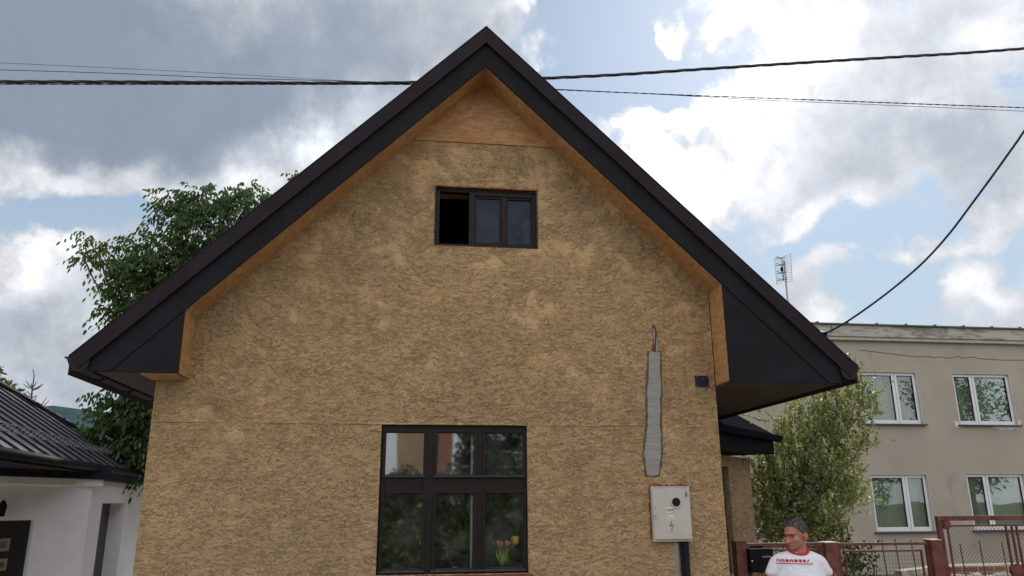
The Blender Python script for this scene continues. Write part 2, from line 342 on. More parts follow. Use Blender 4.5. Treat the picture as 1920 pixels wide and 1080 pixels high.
def glass(name, refl=.12, tint=(.75, .8, .78), rough=.01, dust_haze=.05):
    m = Mat(name); t = m.t; t.nodes.remove(m.b)
    g = t.nodes.new('ShaderNodeBsdfGlossy'); g.inputs['Roughness'].default_value = rough; g.inputs[0].default_value = (.95, .97, 1, 1)
    tr = t.nodes.new('ShaderNodeBsdfTransparent'); tr.inputs[0].default_value = (*tint, 1)
    n = m.noise(1.1, 2, .4); nb_ = m.bump(n, .12, .02); m.l(nb_, g.inputs['Normal'])
    fr = t.nodes.new('ShaderNodeFresnel'); fr.inputs[0].default_value = 1.5
    ms = t.nodes.new('ShaderNodeMixShader'); m.l(m.math('ADD', fr.outputs[0], refl), ms.inputs[0])
    m.l(tr.outputs[0], ms.inputs[1]); m.l(g.outputs[0], ms.inputs[2])
    df = t.nodes.new('ShaderNodeBsdfDiffuse'); df.inputs[0].default_value = (.55, .55, .50, 1); m2 = t.nodes.new('ShaderNodeMixShader')
    m.l(m.math('MULTIPLY', m.mr(m.noise(3.5, 6, .7, .5), .35, .75), dust_haze), m2.inputs[0]); m.l(ms.outputs[0], m2.inputs[1]); m.l(df.outputs[0], m2.inputs[2]); m.l(m2.outputs[0], m.o.inputs[0])  # dusty film, also a haze put in to brighten the pane
    return m.m
M['glass'] = glass('window_glass', .09, (.97, .98, .97), .03, .06); M['glass2'] = glass('double_glazing', .035, (.78, .84, .80))
M['glass_old'] = glass('attic_glass', -.01, (.5, .55, .6))
M['glass_old'].node_tree.nodes['Glossy BSDF'].inputs[0].default_value = (.45, .52, .68, 1)
M['glass_clear'] = glass('vase_glass', .05, (.9, .93, .9))

# ------------------------------------------------------------------ mesh helpers
class MB:
    def __init__(s): s.v = []; s.f = []
    def add(s, vs, fs):
        o = len(s.v); s.v += [tuple(x) for x in vs]; s.f += [tuple(i + o for i in q) for q in fs]; return s
    def box(s, x0, x1, y0, y1, z0, z1):
        vs = [(x, y, z) for z in (z0, z1) for y in (y0, y1) for x in (x0, x1)]
        return s.add(vs, [(0, 2, 3, 1), (4, 5, 7, 6), (0, 1, 5, 4), (2, 6, 7, 3), (0, 4, 6, 2), (1, 3, 7, 5)])
    def prism(s, poly, ext):     # poly: list of 3D points, ext: extrusion vector
        n = len(poly); a = [Vector(p) for p in poly]; e = Vector(ext)
        s.add(a + [p + e for p in a], [tuple(range(n)), tuple(range(2 * n - 1, n - 1, -1))] + [((i), i + n, (i + 1) % n + n, (i + 1) % n) for i in range(n)]); return s
    def xz(s, pts, y0, y1):      # polygon in the x-z plane, given thickness along y
        return s.prism([(x, y0, z) for x, z in pts], (0, y1 - y0, 0))
    def tube(s, pts, r, n=8, cap=True):
        pts = [Vector(p) for p in pts]; rs = r if isinstance(r, (list, tuple)) else [r] * len(pts)
        vs = []; up = None
        for i, p in enumerate(pts):
            t = (pts[min(i + 1, len(pts) - 1)] - pts[max(i - 1, 0)]).normalized()
            if up is None: up = Vector((0, 0, 1)) if abs(t.z) < .9 else Vector((1, 0, 0))
            a = (up - t * up.dot(t)).normalized(); b = t.cross(a); up = a
            for q in range(n):
                th = 2 * math.pi * q / n; vs.append(p + (a * math.cos(th) + b * math.sin(th)) * rs[i])
        fs = [(i * n + q, i * n + (q + 1) % n, (i + 1) * n + (q + 1) % n, (i + 1) * n + q) for i in range(len(pts) - 1) for q in range(n)]
        if cap: fs += [tuple(range(n - 1, -1, -1)), tuple((len(pts) - 1) * n + q for q in range(n))]
        return s.add(vs, fs)
    def ell(s, c, r, n=14, m=10, fn=None):
        vs = []; fs = []
        for j in range(m + 1):
            ph = math.pi * j / m
            for i in range(n):
                th = 2 * math.pi * i / n; d = Vector((math.sin(ph) * math.cos(th), math.sin(ph) * math.sin(th), math.cos(ph)))
                k_ = fn(d) if fn else 1
                vs.append((c[0] + d.x * r[0] * k_, c[1] + d.y * r[1] * k_, c[2] + d.z * r[2] * k_))
        for j in range(m):
            for i in range(n): fs.append((j * n + i, j * n + (i + 1) % n, (j + 1) * n + (i + 1) % n, (j + 1) * n + i))
        return s.add(vs, fs)
    def build(s, name, mat, parent=None, smooth=False, bevel=0, recalc=True):
        me = bpy.data.meshes.new(name); me.from_pydata(s.v, [], s.f); me.update()
        if recalc:
            bm = bmesh.new(); bm.from_mesh(me); bmesh.ops.remove_doubles(bm, verts=bm.verts, dist=1e-6); bmesh.ops.recalc_face_normals(bm, faces=bm.faces); bm.to_mesh(me); bm.free()
        if mat is not None: me.materials.append(M[mat] if isinstance(mat, str) else mat)
        if smooth: me.polygons.foreach_set('use_smooth', [True] * len(me.polygons))
        o = bpy.data.objects.new(name, me); COL.objects.link(o)
        if parent is not None: o.parent = parent
        if bevel:
            b = o.modifiers.new('bevel', 'BEVEL'); b.width = bevel; b.segments = 2; b.limit_method = 'ANGLE'
        return o
def tag(o, label=None, cat=None, group=None, kind=None):
    if label: o['label'] = label
    if cat: o['category'] = cat
    if group: o['group'] = group
    if kind: o['kind'] = kind
    return o
def empty(name, p, rz=0):
    o = bpy.data.objects.new(name, None); COL.objects.link(o); o.location = p; o.rotation_euler.z = rz; o.empty_display_size = .3; return o
def B(*a): return MB().box(*a)
def hframe(name):                     # an Empty carrying the house-aligned frame (u, v, z)
    return empty(name, V * DW, -AZ)
def leaves(name, data, mat, parent, fold=.25):
    """data: numpy arrays base (n,3), axis (n,3) tip direction*length, side (n,3) half width vector"""
    b, a, sd_ = data; n = len(b)
    nrm = np.cross(a, sd_); nrm /= (np.linalg.norm(nrm, axis=1, keepdims=True) + 1e-9)
    w = np.linalg.norm(sd_, axis=1, keepdims=True)
    mid = b + a * .45
    vs = np.empty((n, 6, 3)); vs[:, 0] = b; vs[:, 1] = b + a * .32 + sd_ + nrm * w * fold; vs[:, 2] = b + a * .68 + sd_ * .85 + nrm * w * fold
    vs[:, 3] = b + a; vs[:, 4] = b + a * .68 - sd_ * .85 + nrm * w * fold; vs[:, 5] = b + a * .32 - sd_ + nrm * w * fold
    idx = (np.arange(n) * 6)[:, None]
    f = np.concatenate([idx + np.array([[0, 1, 2, 3]]), idx + np.array([[0, 3, 4, 5]])], axis=1).reshape(-1)
    me = bpy.data.meshes.new(name); me.vertices.add(n * 6); me.vertices.foreach_set('co', vs.reshape(-1))
    me.loops.add(n * 8); me.loops.foreach_set('vertex_index', f.astype(np.int32)); me.polygons.add(n * 2)
    me.polygons.foreach_set('loop_start', np.arange(0, n * 8, 4, dtype=np.int32)); me.update(calc_edges=True); me.validate()
    me.materials.append(M[mat]); o = bpy.data.objects.new(name, me); COL.objects.link(o); o.parent = parent; return o
npr = np.random.default_rng(5)
def rdir(n):
    d = npr.normal(size=(n, 3)); return d / np.linalg.norm(d, axis=1, keepdims=True)

# ================================================================== SETTING: ground
def sheet(name, pts, z, mat):
    o = MB().add([(x, y, z) for x, y in pts], [tuple(range(len(pts)))]).build(name, mat); tag(o, kind='structure'); return o
sheet('bounce_driveway', [(-16, 1.5), (-3.6, 1.5), (-4.6, 16), (-8, 24), (-16, 24)], .008, 'bounce_driveway')  # unseen pale paving, added to bounce sunlight onto the bungalow wall
sheet('ground', [(-900, -900), (900, -900), (900, 900), (-900, 900)], 0, 'lawn')
def hq(u, v): p = U * u + V * (DW + v); return (p.x, p.y)
sheet('road', [hq(-60, -9.5), hq(60, -9.5), hq(60, -2.6), hq(-60, -2.6)], .004, 'asphalt')
rp = MB(); q_ = [hq(-60, -2.6), hq(60, -2.6), hq(60, -.9), hq(-60, -.9)]
rp.prism([(x, y, .006) for x, y in q_], (0, 0, .12)); tag(rp.build('pavement', 'paving'), kind='structure')
hm = MB(); hv = []; hf = []
for i in range(61):
    a = R_(-75 + i * 2.6); r1 = 420; h = 44 + 12 * math.sin(a * 3.1 + 1.2) + 7 * math.sin(a * 9) + 2.5 * math.sin(a * 31) - max(0, math.degrees(a) + 20) * .9
    h = max(4, h)
    for kx, (rr, hh) in enumerate(((340, -2), (370, h * .45), (r1, h), (520, h * .8), (600, -2))): hv.append((rr * math.sin(a), rr * math.cos(a), hh))
for i in range(60):
    for j in range(4): hf.append((i * 5 + j, (i + 1) * 5 + j, (i + 1) * 5 + j + 1, i * 5 + j + 1))
tag(MB().add(hv, hf).build('hills', 'hill', smooth=True), kind='structure')

# ================================================================== THE OLD HOUSE
H = hframe('gabled_house')
tag(H, 'gabled house with rough tan plaster front, dark roof and orange chipboard under the eaves', 'house')
UL, UR = -2.25, 3.055
AU, AZT = .703, 6.625
SLL, SLR = .994, .954
def Lz(u): return AZT - (SLL * (AU - u) if u < AU else SLR * (u - AU))
OPEN = [(-.217, 1.148, 1.255, 2.573), (.227, 1.28, 4.347, 4.982)]
T = .32
def wall_top(u): return Lz(u) - .30
us = sorted({UL, UR, AU} | {x for o in OPEN for x in o[:2]})
fw = MB()
for y in (0, T):
    for a, b in zip(us[:-1], us[1:]):
        z = 0.0
        for o in OPEN:
            if o[0] <= a and b <= o[1]:
                fw.add([(a, y, z), (b, y, z), (b, y, o[2]), (a, y, o[2])], [(0, 1, 2, 3)]); z = o[3]
        fw.add([(a, y, z), (b, y, z), (b, y, wall_top(b)), (a, y, wall_top(a))], [(0, 1, 2, 3)])
for x0, x1, z0, z1 in OPEN:
    fw.add([(x, y, z) for y in (0, T) for x, z in ((x0, z0), (x1, z0), (x1, z1), (x0, z1))], [(0, 1, 5, 4), (1, 2, 6, 5), (2, 3, 7, 6), (3, 0, 4, 7)])
HD = 8.6
for x, s_ in ((UL, 1), (UR, -1)):       # side walls
    fw.box(x, x + s_ * T, 0.0005, HD, 0, 3.38) if s_ > 0 else fw.box(x - T, x, 0.0005, HD, 0, 3.38)
fw.build('wall', 'plaster', H, recalc=False)
bw = MB().xz([(UL + .001, 0), (UR - .001, 0), (UR - .001, wall_top(UR)), (AU, wall_top(AU)), (UL + .001, wall_top(UL))], HD - .01, HD + .3); bw.build('rear_wall', 'plaster', H)
B(UL + T + .002, UR - T - .002, T + .002, HD - .02, 2.85, 3.05).build('attic_floor', 'inside_dark', H)
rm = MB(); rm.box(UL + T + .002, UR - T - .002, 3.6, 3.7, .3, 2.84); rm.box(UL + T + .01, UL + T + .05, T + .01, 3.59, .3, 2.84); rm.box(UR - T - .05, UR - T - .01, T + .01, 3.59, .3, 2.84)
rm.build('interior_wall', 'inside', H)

# chipboard gable panel above the plaster, proud of it by 14 mm
zg = 5.487
gl = AU - (wall_top(AU) + .2 - zg) / SLL; gr = AU + (wall_top(AU) + .2 - zg) / SLR
gp = MB().xz([(gl, zg), (gr, zg - .003), (AU, wall_top(AU) + .2)], -.014, .0); g_o = gp.build('gable_panel', 'osb', H, bevel=.002)
g_o['label'] = 'orange chipboard panel in the peak of the gable'

# ---- roof: slabs with 18 cm thick sheet metal verge
OV = .35
EL, ER = -2.86, 4.37            # outer eave ends
rt = .178
def slope_poly(u0, u1, d0, d1):  # band of the gable outline between vertical offsets d0 and d1 below the roof line
    return [(u0, Lz(u0) - d0), (u1, Lz(u1) - d0), (u1, Lz(u1) - d1), (u0, Lz(u0) - d1)]
for u0, u1 in ((EL, AU), (AU, ER)):
    r_ = MB().xz(slope_poly(u0, u1, .02, .15), -OV - .01, HD + .4)
    # standing seams across the slope
    n_ = 17
    for i in range(n_):
        y = -OV + .25 + i * .54
        r_.xz(slope_poly(u0, u1, -.015, .03), y, y + .03)
    r_.build('roof_slope', 'verge', H)
    sgn = -1 if u0 == EL else 1
    eu = u0 if sgn < 0 else u1
    # verge flashing: a folded sheet whose end is cut square to the slope
    a = eu; c = AU; q = .085
    poly = [(a, Lz(a)), (c, Lz(c)), (c, Lz(c) - rt), (a - sgn * q, Lz(a - sgn * q) - rt)]
    vf = MB().xz(poly, -OV - .045, -OV - .012)
    vf.xz([(a, Lz(a) + .012), (c, Lz(c) + .012), (c, Lz(c) - .002), (a, Lz(a) - .002)], -OV - .05, .05)
    lip = [(a - sgn * q * .9, Lz(a - sgn * q * .9) - rt + .012), (c, Lz(c) - rt + .012), (c, Lz(c) - rt - .010), (a - sgn * q, Lz(a - sgn * q) - rt - .010)]
    vf.xz(lip, -OV - .052, -OV - .046)
    vf.build('verge_flashing', 'verge', H, bevel=.002)
    # dark barge board under it, running on over the gable box
    e2 = (-2.70 if sgn < 0 else 4.18)
    bz = 2.968
    def low(u): return max(Lz(u) - .44, bz)
    uc = AU + sgn * (Lz(AU) - .44 - bz) / (SLL if sgn < 0 else SLR)
    uc_in = uc if abs(uc) < abs(e2) else e2
    pts = [(AU, Lz(AU) - .165), (e2, Lz(e2) - .165)]
    pts += [(e2, max(Lz(e2) - .44, bz)), (uc_in, bz)] if abs(uc) < abs(e2) else [(e2, Lz(e2) - .44)]
    pts += [(AU, Lz(AU) - .44)]
    for ju in ((-.95,) if sgn < 0 else (2.15, )):
        MB().xz([(ju, Lz(ju) - .182), (ju + .006, Lz(ju + .006) - .182), (ju + .006, Lz(ju + .006) - .439), (ju, Lz(ju) - .439)], -OV - .0135, -OV - .0121).build('board_joint', 'cabinet_dark' if 0 else 'gutter', H)
    MB().xz(pts, -OV - .012, -OV + .012).build('barge_board', 'barge', H, bevel=.002)
# gable boxes at the eaves
for nm, inner, zin, outer in (('l', -1.97, 3.562, -2.66), ('r', 3.062, 3.962, 4.178)):
    sgn = -1 if nm == 'l' else 1; bz = 2.965
    bp = MB().xz([(inner, bz), (outer, bz), (outer, max(bz + .001, Lz(outer) - .20)), (inner, Lz(inner) - .40)], -OV, -OV + .02)
    bp.build('eave_box', 'barge', H, bevel=.002)
    # chipboard side of the box
    xs = (inner, inner - .014) if nm == 'l' else (inner, inner + .014)
    MB().box(min(xs), max(xs), -OV + .021, -.001, bz + .004, zin + .10).build('box_cheek', 'osb', H)
# chipboard soffits following the slopes (underside at Lz-.44)
for u0, u1 in ((-1.97, AU), (AU, 3.062)):
    MB().xz(slope_poly(u0, u1, .425, .4401), -OV + .0125, -.0005).build('chipboard_soffit', 'osb', H)
MB().box(-2.29, -1.985, -OV + .021, .0, 2.955, 2.9648).build('chipboard_strip', 'osb', H)
MB().box(-2.248, -1.97, -.012, -.0005, 2.9652, 2.985).build('chipboard_lip', 'osb', H)
# dark eave soffits along the house sides, fascias, gutters
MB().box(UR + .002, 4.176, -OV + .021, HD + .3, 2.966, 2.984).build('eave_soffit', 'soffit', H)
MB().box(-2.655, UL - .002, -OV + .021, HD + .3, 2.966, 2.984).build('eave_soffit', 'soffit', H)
for x0, x1, gz, gx in ((4.178, 4.20, 3.09, 4.275), (-2.68, -2.657, 3.05, -2.775)):
    MB().box(x0, x1, -OV - .006, HD + .3, 2.955, 3.25).build('fascia', 'barge', H)
    g = MB(); pr = [];
    sg = 1 if gx > 0 else -1
    prof = [(-.085, .045), (-.088, -.01), (-.070, -.062), (-.02, -.090), (.035, -.080), (.072, -.045), (.088, -.005), (.098, .018), (.116, .020), (.118, .034), (.092, .034), (.078, -.003), (.062, -.038), (.030, -.069), (-.02, -.078), (-.06, -.053), (-.076, -.01), (-.073, .045)]
    g.prism([(gx + sg * a, -OV - .04, gz + b) for a, b in prof], (0, HD + .7, 0))
    g.prism([(gx + sg * a, -OV - .043, gz + b) for a, b in prof[:9]], (0, .004, 0))
    go = g.build('gutter', 'gutter', H)
    for i in range(9):
        y = .1 + i * .75; br = MB()
        br.prism([(gx + sg * a * 1.09, y, gz + b * 1.10 - .002) for a, b in prof[:7]] + [(gx + sg * a * 1.0, y, gz + b * 1.0 - .001) for a, b in prof[6::-1]], (0, .03, 0))
        br.build('gutter_bracket', 'gutter', go)

# ---- lower window (six lights)
def winpane(x0, x1, z0, z1, y, parent, mat='glass'): return MB().box(x0, x1, y, y + .006, z0, z1).build('pane', mat, parent)
x0, x1, z0, z1 = OPEN[0]
wf = MB(); d0, d1 = .035, .11
cols = [(-.170, .178), (.300, .652), (.757, 1.112)]
rows = [(1.300, 1.950), (2.122, 2.503)]
# stiles and rails cut as a lattice: verticals full height, horizontals butt between
vx = [x0 + .002, cols[0][0], cols[0][1], cols[1][0], cols[1][1], cols[2][0], cols[2][1], x1 - .002]
for a, b in ((vx[0], vx[1]), (vx[2], vx[3]), (vx[4], vx[5]), (vx[6], vx[7])): wf.box(a, b, d0, d1, z0 + .002, z1 - .002)
for a, b in cols:
    for c, d in ((z0 + .002, rows[0][0]), (rows[0][1], rows[1][0]), (rows[1][1], z1 - .002)): wf.box(a, b, d0 + .0005, d1 - .0005, c, d)
W1 = wf.build('window', 'winframe', H, bevel=.004)
sh = MB()       # sash mouldings, proud of the frame
for (a, b) in cols:
    for (c, d) in rows:
        for r in ((a - .028, a - .002, c - .028, d + .028), (b + .002, b + .028, c - .028, d + .028)): sh.box(r[0], r[1], d0 - .012, d0 - .0005, r[2], r[3])
        sh.box(a - .0015, b + .0015, d0 - .0115, d0 - .001, d + .002, d + .028)
sh.build('sash', 'winframe', W1, bevel=.003)
for a, b in ((-.185, .20), (.27, 1.125)):
    lg = MB()
    lg.prism([(a, d0 + .02, 2.118), (a, d0 - .030, 2.108), (a, d0 - .030, 2.096), (a, d0, 2.093), (a, d0 + .02, 2.093)], (b - a, 0, 0))
    lg.build('drip_ledge', 'ledge', W1, bevel=.002); lg = MB()
    lg.prism([(a - .008, d0 + .02, 1.296), (a - .008, d0 - .030, 1.284), (a - .008, d0 - .030, 1.270), (a - .008, d0, 1.268), (a - .008, d0 + .02, 1.268)], (b - a + .012, 0, 0))
    lg.build('drip_ledge', 'ledge', W1, bevel=.002)
for (a, b) in cols:
    for (c, d) in rows: winpane(a - .004, b + .004, c - .004, d + .004, d0 + .035, W1)
for (a, b) in ((.628, .648), (-.205, -.180), (1.122, 1.14)):
    iv = MB(); iv.box(a, b, d0 + .10, d0 + .16, 1.28, 2.53)
    iv.build('inner_frame', 'white_inner', W1, bevel=.003)
rs_ = MB().prism([(x0 - .03, .12, 1.262), (x0 - .03, -.05, 1.240), (x0 - .03, -.05, 1.205), (x0 - .03, -.001, 1.205), (x0 - .03, -.0008, 1.225), (x0 - .03, .12, 1.245)], (x1 - x0 + .06, 0, 0))
rs_.build('window_sill', 'redsill', H, bevel=.003)
MB().box(x0 + .02, x1 - .02, d1 + .01, T + .12, 1.22, 1.262).build('inner_sill', 'white_inner', H, bevel=.004)

# ---- attic window, its left casement missing
x0, x1, z0, z1 = OPEN[1]
cols = [(.278, .578), (.650, .900), (.975, 1.222)]
wf = MB(); vx = [x0 + .002, .278, .578, .635, .915, .96, 1.237, x1 - .002]; d0, d1 = .04, .11
for a, b in ((vx[0], vx[1]), (vx[2], vx[3]), (vx[6], vx[7])): wf.box(a, b, d0, d1, z0 + .002, z1 - .002)
wf.box(vx[4], vx[5], d0 + .002, d1, z0 + .045, z1 - .066)
for a, b, lo, hi in ((.278, .578, .036, .036), (.635, 1.237, .044, .065)):
    wf.box(a, b, d0 + .0005, d1 - .0005, z0 + .002, z0 + lo); wf.box(a, b, d0 + .0005, d1 - .0005, z1 - hi, z1 - .002)
W2 = wf.build('window', 'winframe', H, bevel=.004)
sh = MB()
for a, b in ((.636, .914), (.961, 1.236)):
    zz0, zz1 = z0 + .046, z1 - .068
    for r in ((a, a + .018, zz0, zz1), (b - .018, b, zz0, zz1), (a + .0185, b - .0185, zz0, zz0 + .02), (a + .0185, b - .0185, zz1 - .02, zz1)): sh.box(r[0], r[1], d0 + .012, d0 + .05, r[2], r[3])
sh.build('sash', 'winframe', W2, bevel=.003)
for a, b in ((.652, .898), (.978, 1.220)): winpane(a, b, z0 + .062, z1 - .084, d0 + .03, W2, 'glass_old')
lh = MB()
rr = random.Random(3)
pts = [(x0 - .02, z1 + .000)]
for i in range(31): pts.append((x0 - .02 + i * (x1 - x0 + .035) / 30, z1 + .012 + rr.uniform(-.006, .010) - .0))
pts.append((x1 + .015, z1 + .000))
lh.xz(pts, -.004, .034); lh.build('lintel_edge', 'rust_plaster', H)
for a in (x0 - .004, x1 - .006):
    ed = MB(); ed.box(a, a + .010, -.003, .03, z0, z1)
    ed.build('reveal_edge', 'groove', H)

# ---- filled cable chase on the facade
def jag(pts, v, amp, seed, n=6):
    rr = random.Random(seed); out = []
    P = [hl(*p, 0) for p in pts]
    for a, b in zip(P, P[1:] + P[:1]):
        for i in range(n):
            p = a.lerp(b, i / n); out.append((p.x + rr.uniform(-amp, amp), p.z + rr.uniform(-amp, amp)))
    return out
chase = [(1217, 660), (1237, 660), (1238, 740), (1237, 800), (1240, 845), (1233, 892), (1213, 893), (1208, 850), (1214, 800), (1214, 740)]
MB().xz(jag([(x + (3.5 if x > 1226 else -3.5), y + (1.5 if y > 850 else (-2 if y < 700 else 0))) for x, y in chase], 0, .005, 4), -.0035, -.0002).build('chase_edge', 'groove', H)  # broken rim; its wide dark colour adds the shade of a recess
MB().xz(jag(chase, 0, .006, 5), -.010, -.0037).build('chase_filler', 'cement', H, bevel=.002)
MB().xz(jag([(1222, 609), (1228, 611), (1232, 630), (1233, 659), (1221, 659), (1224, 635)], 0, .003, 6, 4), -.004, -.0003).build('chase_groove', 'rust_plaster', H)
MB().xz(jag([(1224, 615), (1229, 618), (1233, 640), (1234, 659), (1228, 659), (1225, 640)], 0, .002, 8, 4), -.008, -.0042).build('chase_filler', 'cement', H)
gc = MB().tube([hl(1226, 612, -.012), hl(1230, 622, -.014), hl(1229, 640, -.012), hl(1228, 659, -.012)], .006, 6); gc.build('chase_cable', 'cable', H, smooth=True)

# ---- side porch with a canted front, dark window strip and small roof
pz = hl(1350, 820, 1.9)                       # start point beside the side wall, house frame
def wp(px, py, P, az):                        # pixel -> house frame on a vertical plane through P with azimuth az
    Pw = U * P.x + V * (DW + P.y); Pw.z = P.z
    n = Vector((math.cos(az), -math.sin(az), 0)); w = hit(px, py, Pw, n)
    return Vector((w.dot(U), w.dot(V) - DW, w.z))
PA = R_(37)
wA = Vector((UR - .05, 1.95, 0))
a_, b_ = wp(1352, 842, wA, PA), wp(1405, 862, wA, PA)
dirp = Vector((b_.x - a_.x, b_.y - a_.y, 0)).normalized()
start = Vector((UR - .1, 0, 0)); tt = (start.x - a_.x) / dirp.x; start = a_ + dirp * tt
perp = Vector((-dirp.y, dirp.x, 0))
ps = [Vector((start.x, start.y, 0)), Vector((b_.x, b_.y, 0))]
wtop = b_.z + .02
o_l = wp(1357, 950, wA, PA); o_r = wp(1371, 950, wA, PA); o_t = wp(1362, 875, wA, PA).z; o_b = .9
pw = MB()
def seg(p, q, z0_, z1_, th=.25, mb=None):
    (mb or pw).prism([(p.x, p.y, z0_), (q.x, q.y, z0_), (q.x, q.y, z1_), (p.x, p.y, z1_)], perp * th)
L0 = ps[0]; L1 = Vector((o_l.x, o_l.y, 0)); L2 = Vector((o_r.x, o_r.y, 0)); L3 = ps[1]
seg(L0, L1, 0, wtop); seg(L2, L3, 0, wtop); seg(L1, L2, 0, o_b); seg(L1, L2, o_t, wtop)
pw.prism([(L3.x, L3.y, 0), (L3.x + V.x * 0 + .02, L3.y + 2.6, 0), (L3.x + .02, L3.y + 2.6, wtop), (L3.x, L3.y, wtop)], (-.25, 0, 0))
pw.build('porch_wall', 'plaster_porch', H)
wm = MB(); seg(L1 + perp * .08, L2 + perp * .08, o_b, o_t, .05, wm); PW = wm.build('porch_window', 'winframe', H)
wm = MB(); seg(L1 + perp * .072 + dirp * .04, L2 + perp * .072 - dirp * .04, o_b + .05, o_t - .06, .006, wm); wm.build('pane', 'glass', PW)
# porch roof: fascia box parallel to the canted wall, gutter, lean-to slope
wG = wA - perp * .42
g0, g1 = wp(1347, 800, wG, PA), wp(1462, 822, wG, PA)
gz = (g0.z + g1.z) / 2
gd = Vector((g1.x - g0.x, g1.y - g0.y, 0)); gs = Vector((g0.x, g0.y, 0)) - gd * .5; ge = Vector((g1.x, g1.y, 0)); gd.normalize()
fs_ = gs + perp * .07; fe = ge + perp * .07 - gd * .12
fz0 = wp(1443, 850, wG + perp * .07, PA).z
pr_ = MB()
pr_.prism([(*fs_.xy, fz0), (*fe.xy, fz0), (*fe.xy, gz - .01), (*fs_.xy, gz - .01)], perp * .03)
pr_.build('porch_fascia', 'porchroof', H)
pe = MB(); pe.prism([(*fe.xy, fz0), *[(*(fe + perp * 2.4).xy, z) for z in (fz0,)], (*(fe + perp * 2.4).xy, gz + .9), (*fe.xy, gz - .01)], gd * .02); pe.build('porch_fascia', 'porchroof', H)
pe = MB(); pe.prism([(*(fs_ + perp * .031).xy, fz0 + .01), (*(fe + perp * .031).xy, fz0 + .01), (*(fe + perp * 2.3).xy, fz0 + .01), (*(fs_ + perp * 2.3).xy, fz0 + .01)], (0, 0, .015)); pe.build('porch_soffit', 'soffit', H)
tg = MB()
r0, r1 = gs + perp * .02, ge + perp * .02 - gd * .06
topz = wp(1380, 778, wG + perp * 1.35, PA).z
pt1 = wp(1379, 776, wG + perp * 1.1, PA); pt0 = wp(1290, 735, wG + perp * 1.1, PA)
q_ = [Vector((*r0.xy, gz + .03)), Vector((*r1.xy, gz + .03)), pt1, pt0]; pn_ = (q_[1] - q_[0]).cross(q_[2] - q_[0]).normalized()
pt0 = pt0 - pn_ * (pt0 - q_[0]).dot(pn_); q_[3] = pt0
tg.prism(q_, (0, 0, -.03))
tg.build('porch_roof', 'porchroof', H)
gg = MB(); pf = [(-.06, .03), (-.06, -.03), (-.03, -.06), (.02, -.055), (.045, -.01), (.06, .03)]
gg.prism([tuple(gs - perp * a + Vector((0, 0, gz + b))) for a, b in pf], ge - gs); gg.build('porch_gutter', 'porchroof', H)

# ================================================================== things on the facade
MC = hframe('meter_cabinet'); tag(MC, 'cream electricity meter cabinet with round dark window on the plaster wall below the grey chase', 'meter cabinet')
cx0, cx1, cz0, cz1 = 2.322, 2.699, 1.510, 2.008
rr = random.Random(11); pts = []
def edge(ax, ay, bx, by, n, dx, dz, lo, hi):
    for i in range(n):
        t = i / n; e = rr.uniform(lo, hi); pts.append((ax + (bx - ax) * t + dx * e, ay + (by - ay) * t + dz * e))
edge(cx0 - .005, cz0 + .02, cx0 - .005, cz1, 14, -1, 0, .000, .020); edge(cx0, cz1, cx1 - .01, cz1, 18, 0, 1, .010, .034); edge(cx1, cz1, cx1, cz0, 14, 1, 0, -.004, .010); edge(cx1, cz0, cx0, cz0, 8, 0, -1, -.006, .004)
MB().xz(pts, -.006, -.0006).build('broken_plaster_edge', 'rust_plaster', MC)
MB().box(cx0, cx1, -.045, -.0065, cz0, cz1).build('body', 'cabinet', MC, bevel=.006)
dr = MB().box(cx0 + .008, cx1 - .008, -.056, -.0455, cz0 + .020, cz1 - .016).build('door', 'cabinet', MC, bevel=.004)
for zg_ in (cz1 - .015, cz0 + .012): MB().box(cx0 + .020, cx1 - .022, -.0462, -.0452, zg_, zg_ + .004).build('door_gap', 'cabinet_dark', MC)
def disc(mb, x, z, r, y0, y1, n=24): mb.xz([(x + r * math.cos(2 * math.pi * i / n), z + r * math.sin(2 * math.pi * i / n)) for i in range(n)], y0, y1); return mb
wx, wz = hl(1268, 942, -.056).x, hl(1268, 942, -.056).z
rg = disc(MB(), wx, wz, .054, -.066, -.0565).build('meter_window', 'cabinet', dr, bevel=.004)
disc(MB(), wx - .004, wz + .003, .041, -.068, -.0662).build('pane', 'black_glass', dr)
p = hl(1229, 964, -.056); lk = disc(MB(), p.x, p.z, .022, -.064, -.0565).build('lock', 'cabinet', dr, bevel=.003)
for q__ in (.052, -.046): disc(MB(), p.x, p.z + q__, .006, -.0575, -.0562, 10).build('screw', 'cabinet_dark', dr)
def rectpx(a, b, c, d, y0, y1, name, mat, par):
    A, Bq = hl(a, b, y0), hl(c, d, y0); return MB().box(A.x, Bq.x, y0, y1, Bq.z, A.z).build(name, mat, par)
rectpx(1250, 951, 1264, 973, -.0575, -.0562, 'sticker', 'white_st', dr)
rectpx(1251, 954, 1263, 958.5, -.0582, -.0576, 'green_label', 'green_st', dr)
rectpx(1256, 961, 1263.5, 965, -.0582, -.0576, 'yellow_label', 'yellow_st', dr)
tx = MB()
def pp(x, y, v=-.0583): return hl(x, y, v)
A = pp(1252.2, 965); C2 = pp(1255, 965); T2 = pp(1253.6, 961.3); tx.prism([(A.x, -.0583, A.z), (C2.x, -.0583, C2.z), (T2.x, -.0583, T2.z)], (0, .0006, 0))
c0 = pp(1253.4, 969.5); n = 16; ring = [(c0.x + .0085 * math.cos(i * math.tau / n), -.0583, c0.z + .0085 * math.sin(i * math.tau / n)) for i in range(n)]
rin = [(c0.x + .006 * math.cos(i * math.tau / n), -.0583, c0.z + .006 * math.sin(i * math.tau / n)) for i in range(n)]
tx.add(ring + rin, [(i, (i + 1) % n, n + (i + 1) % n, n + i) for i in range(n)])
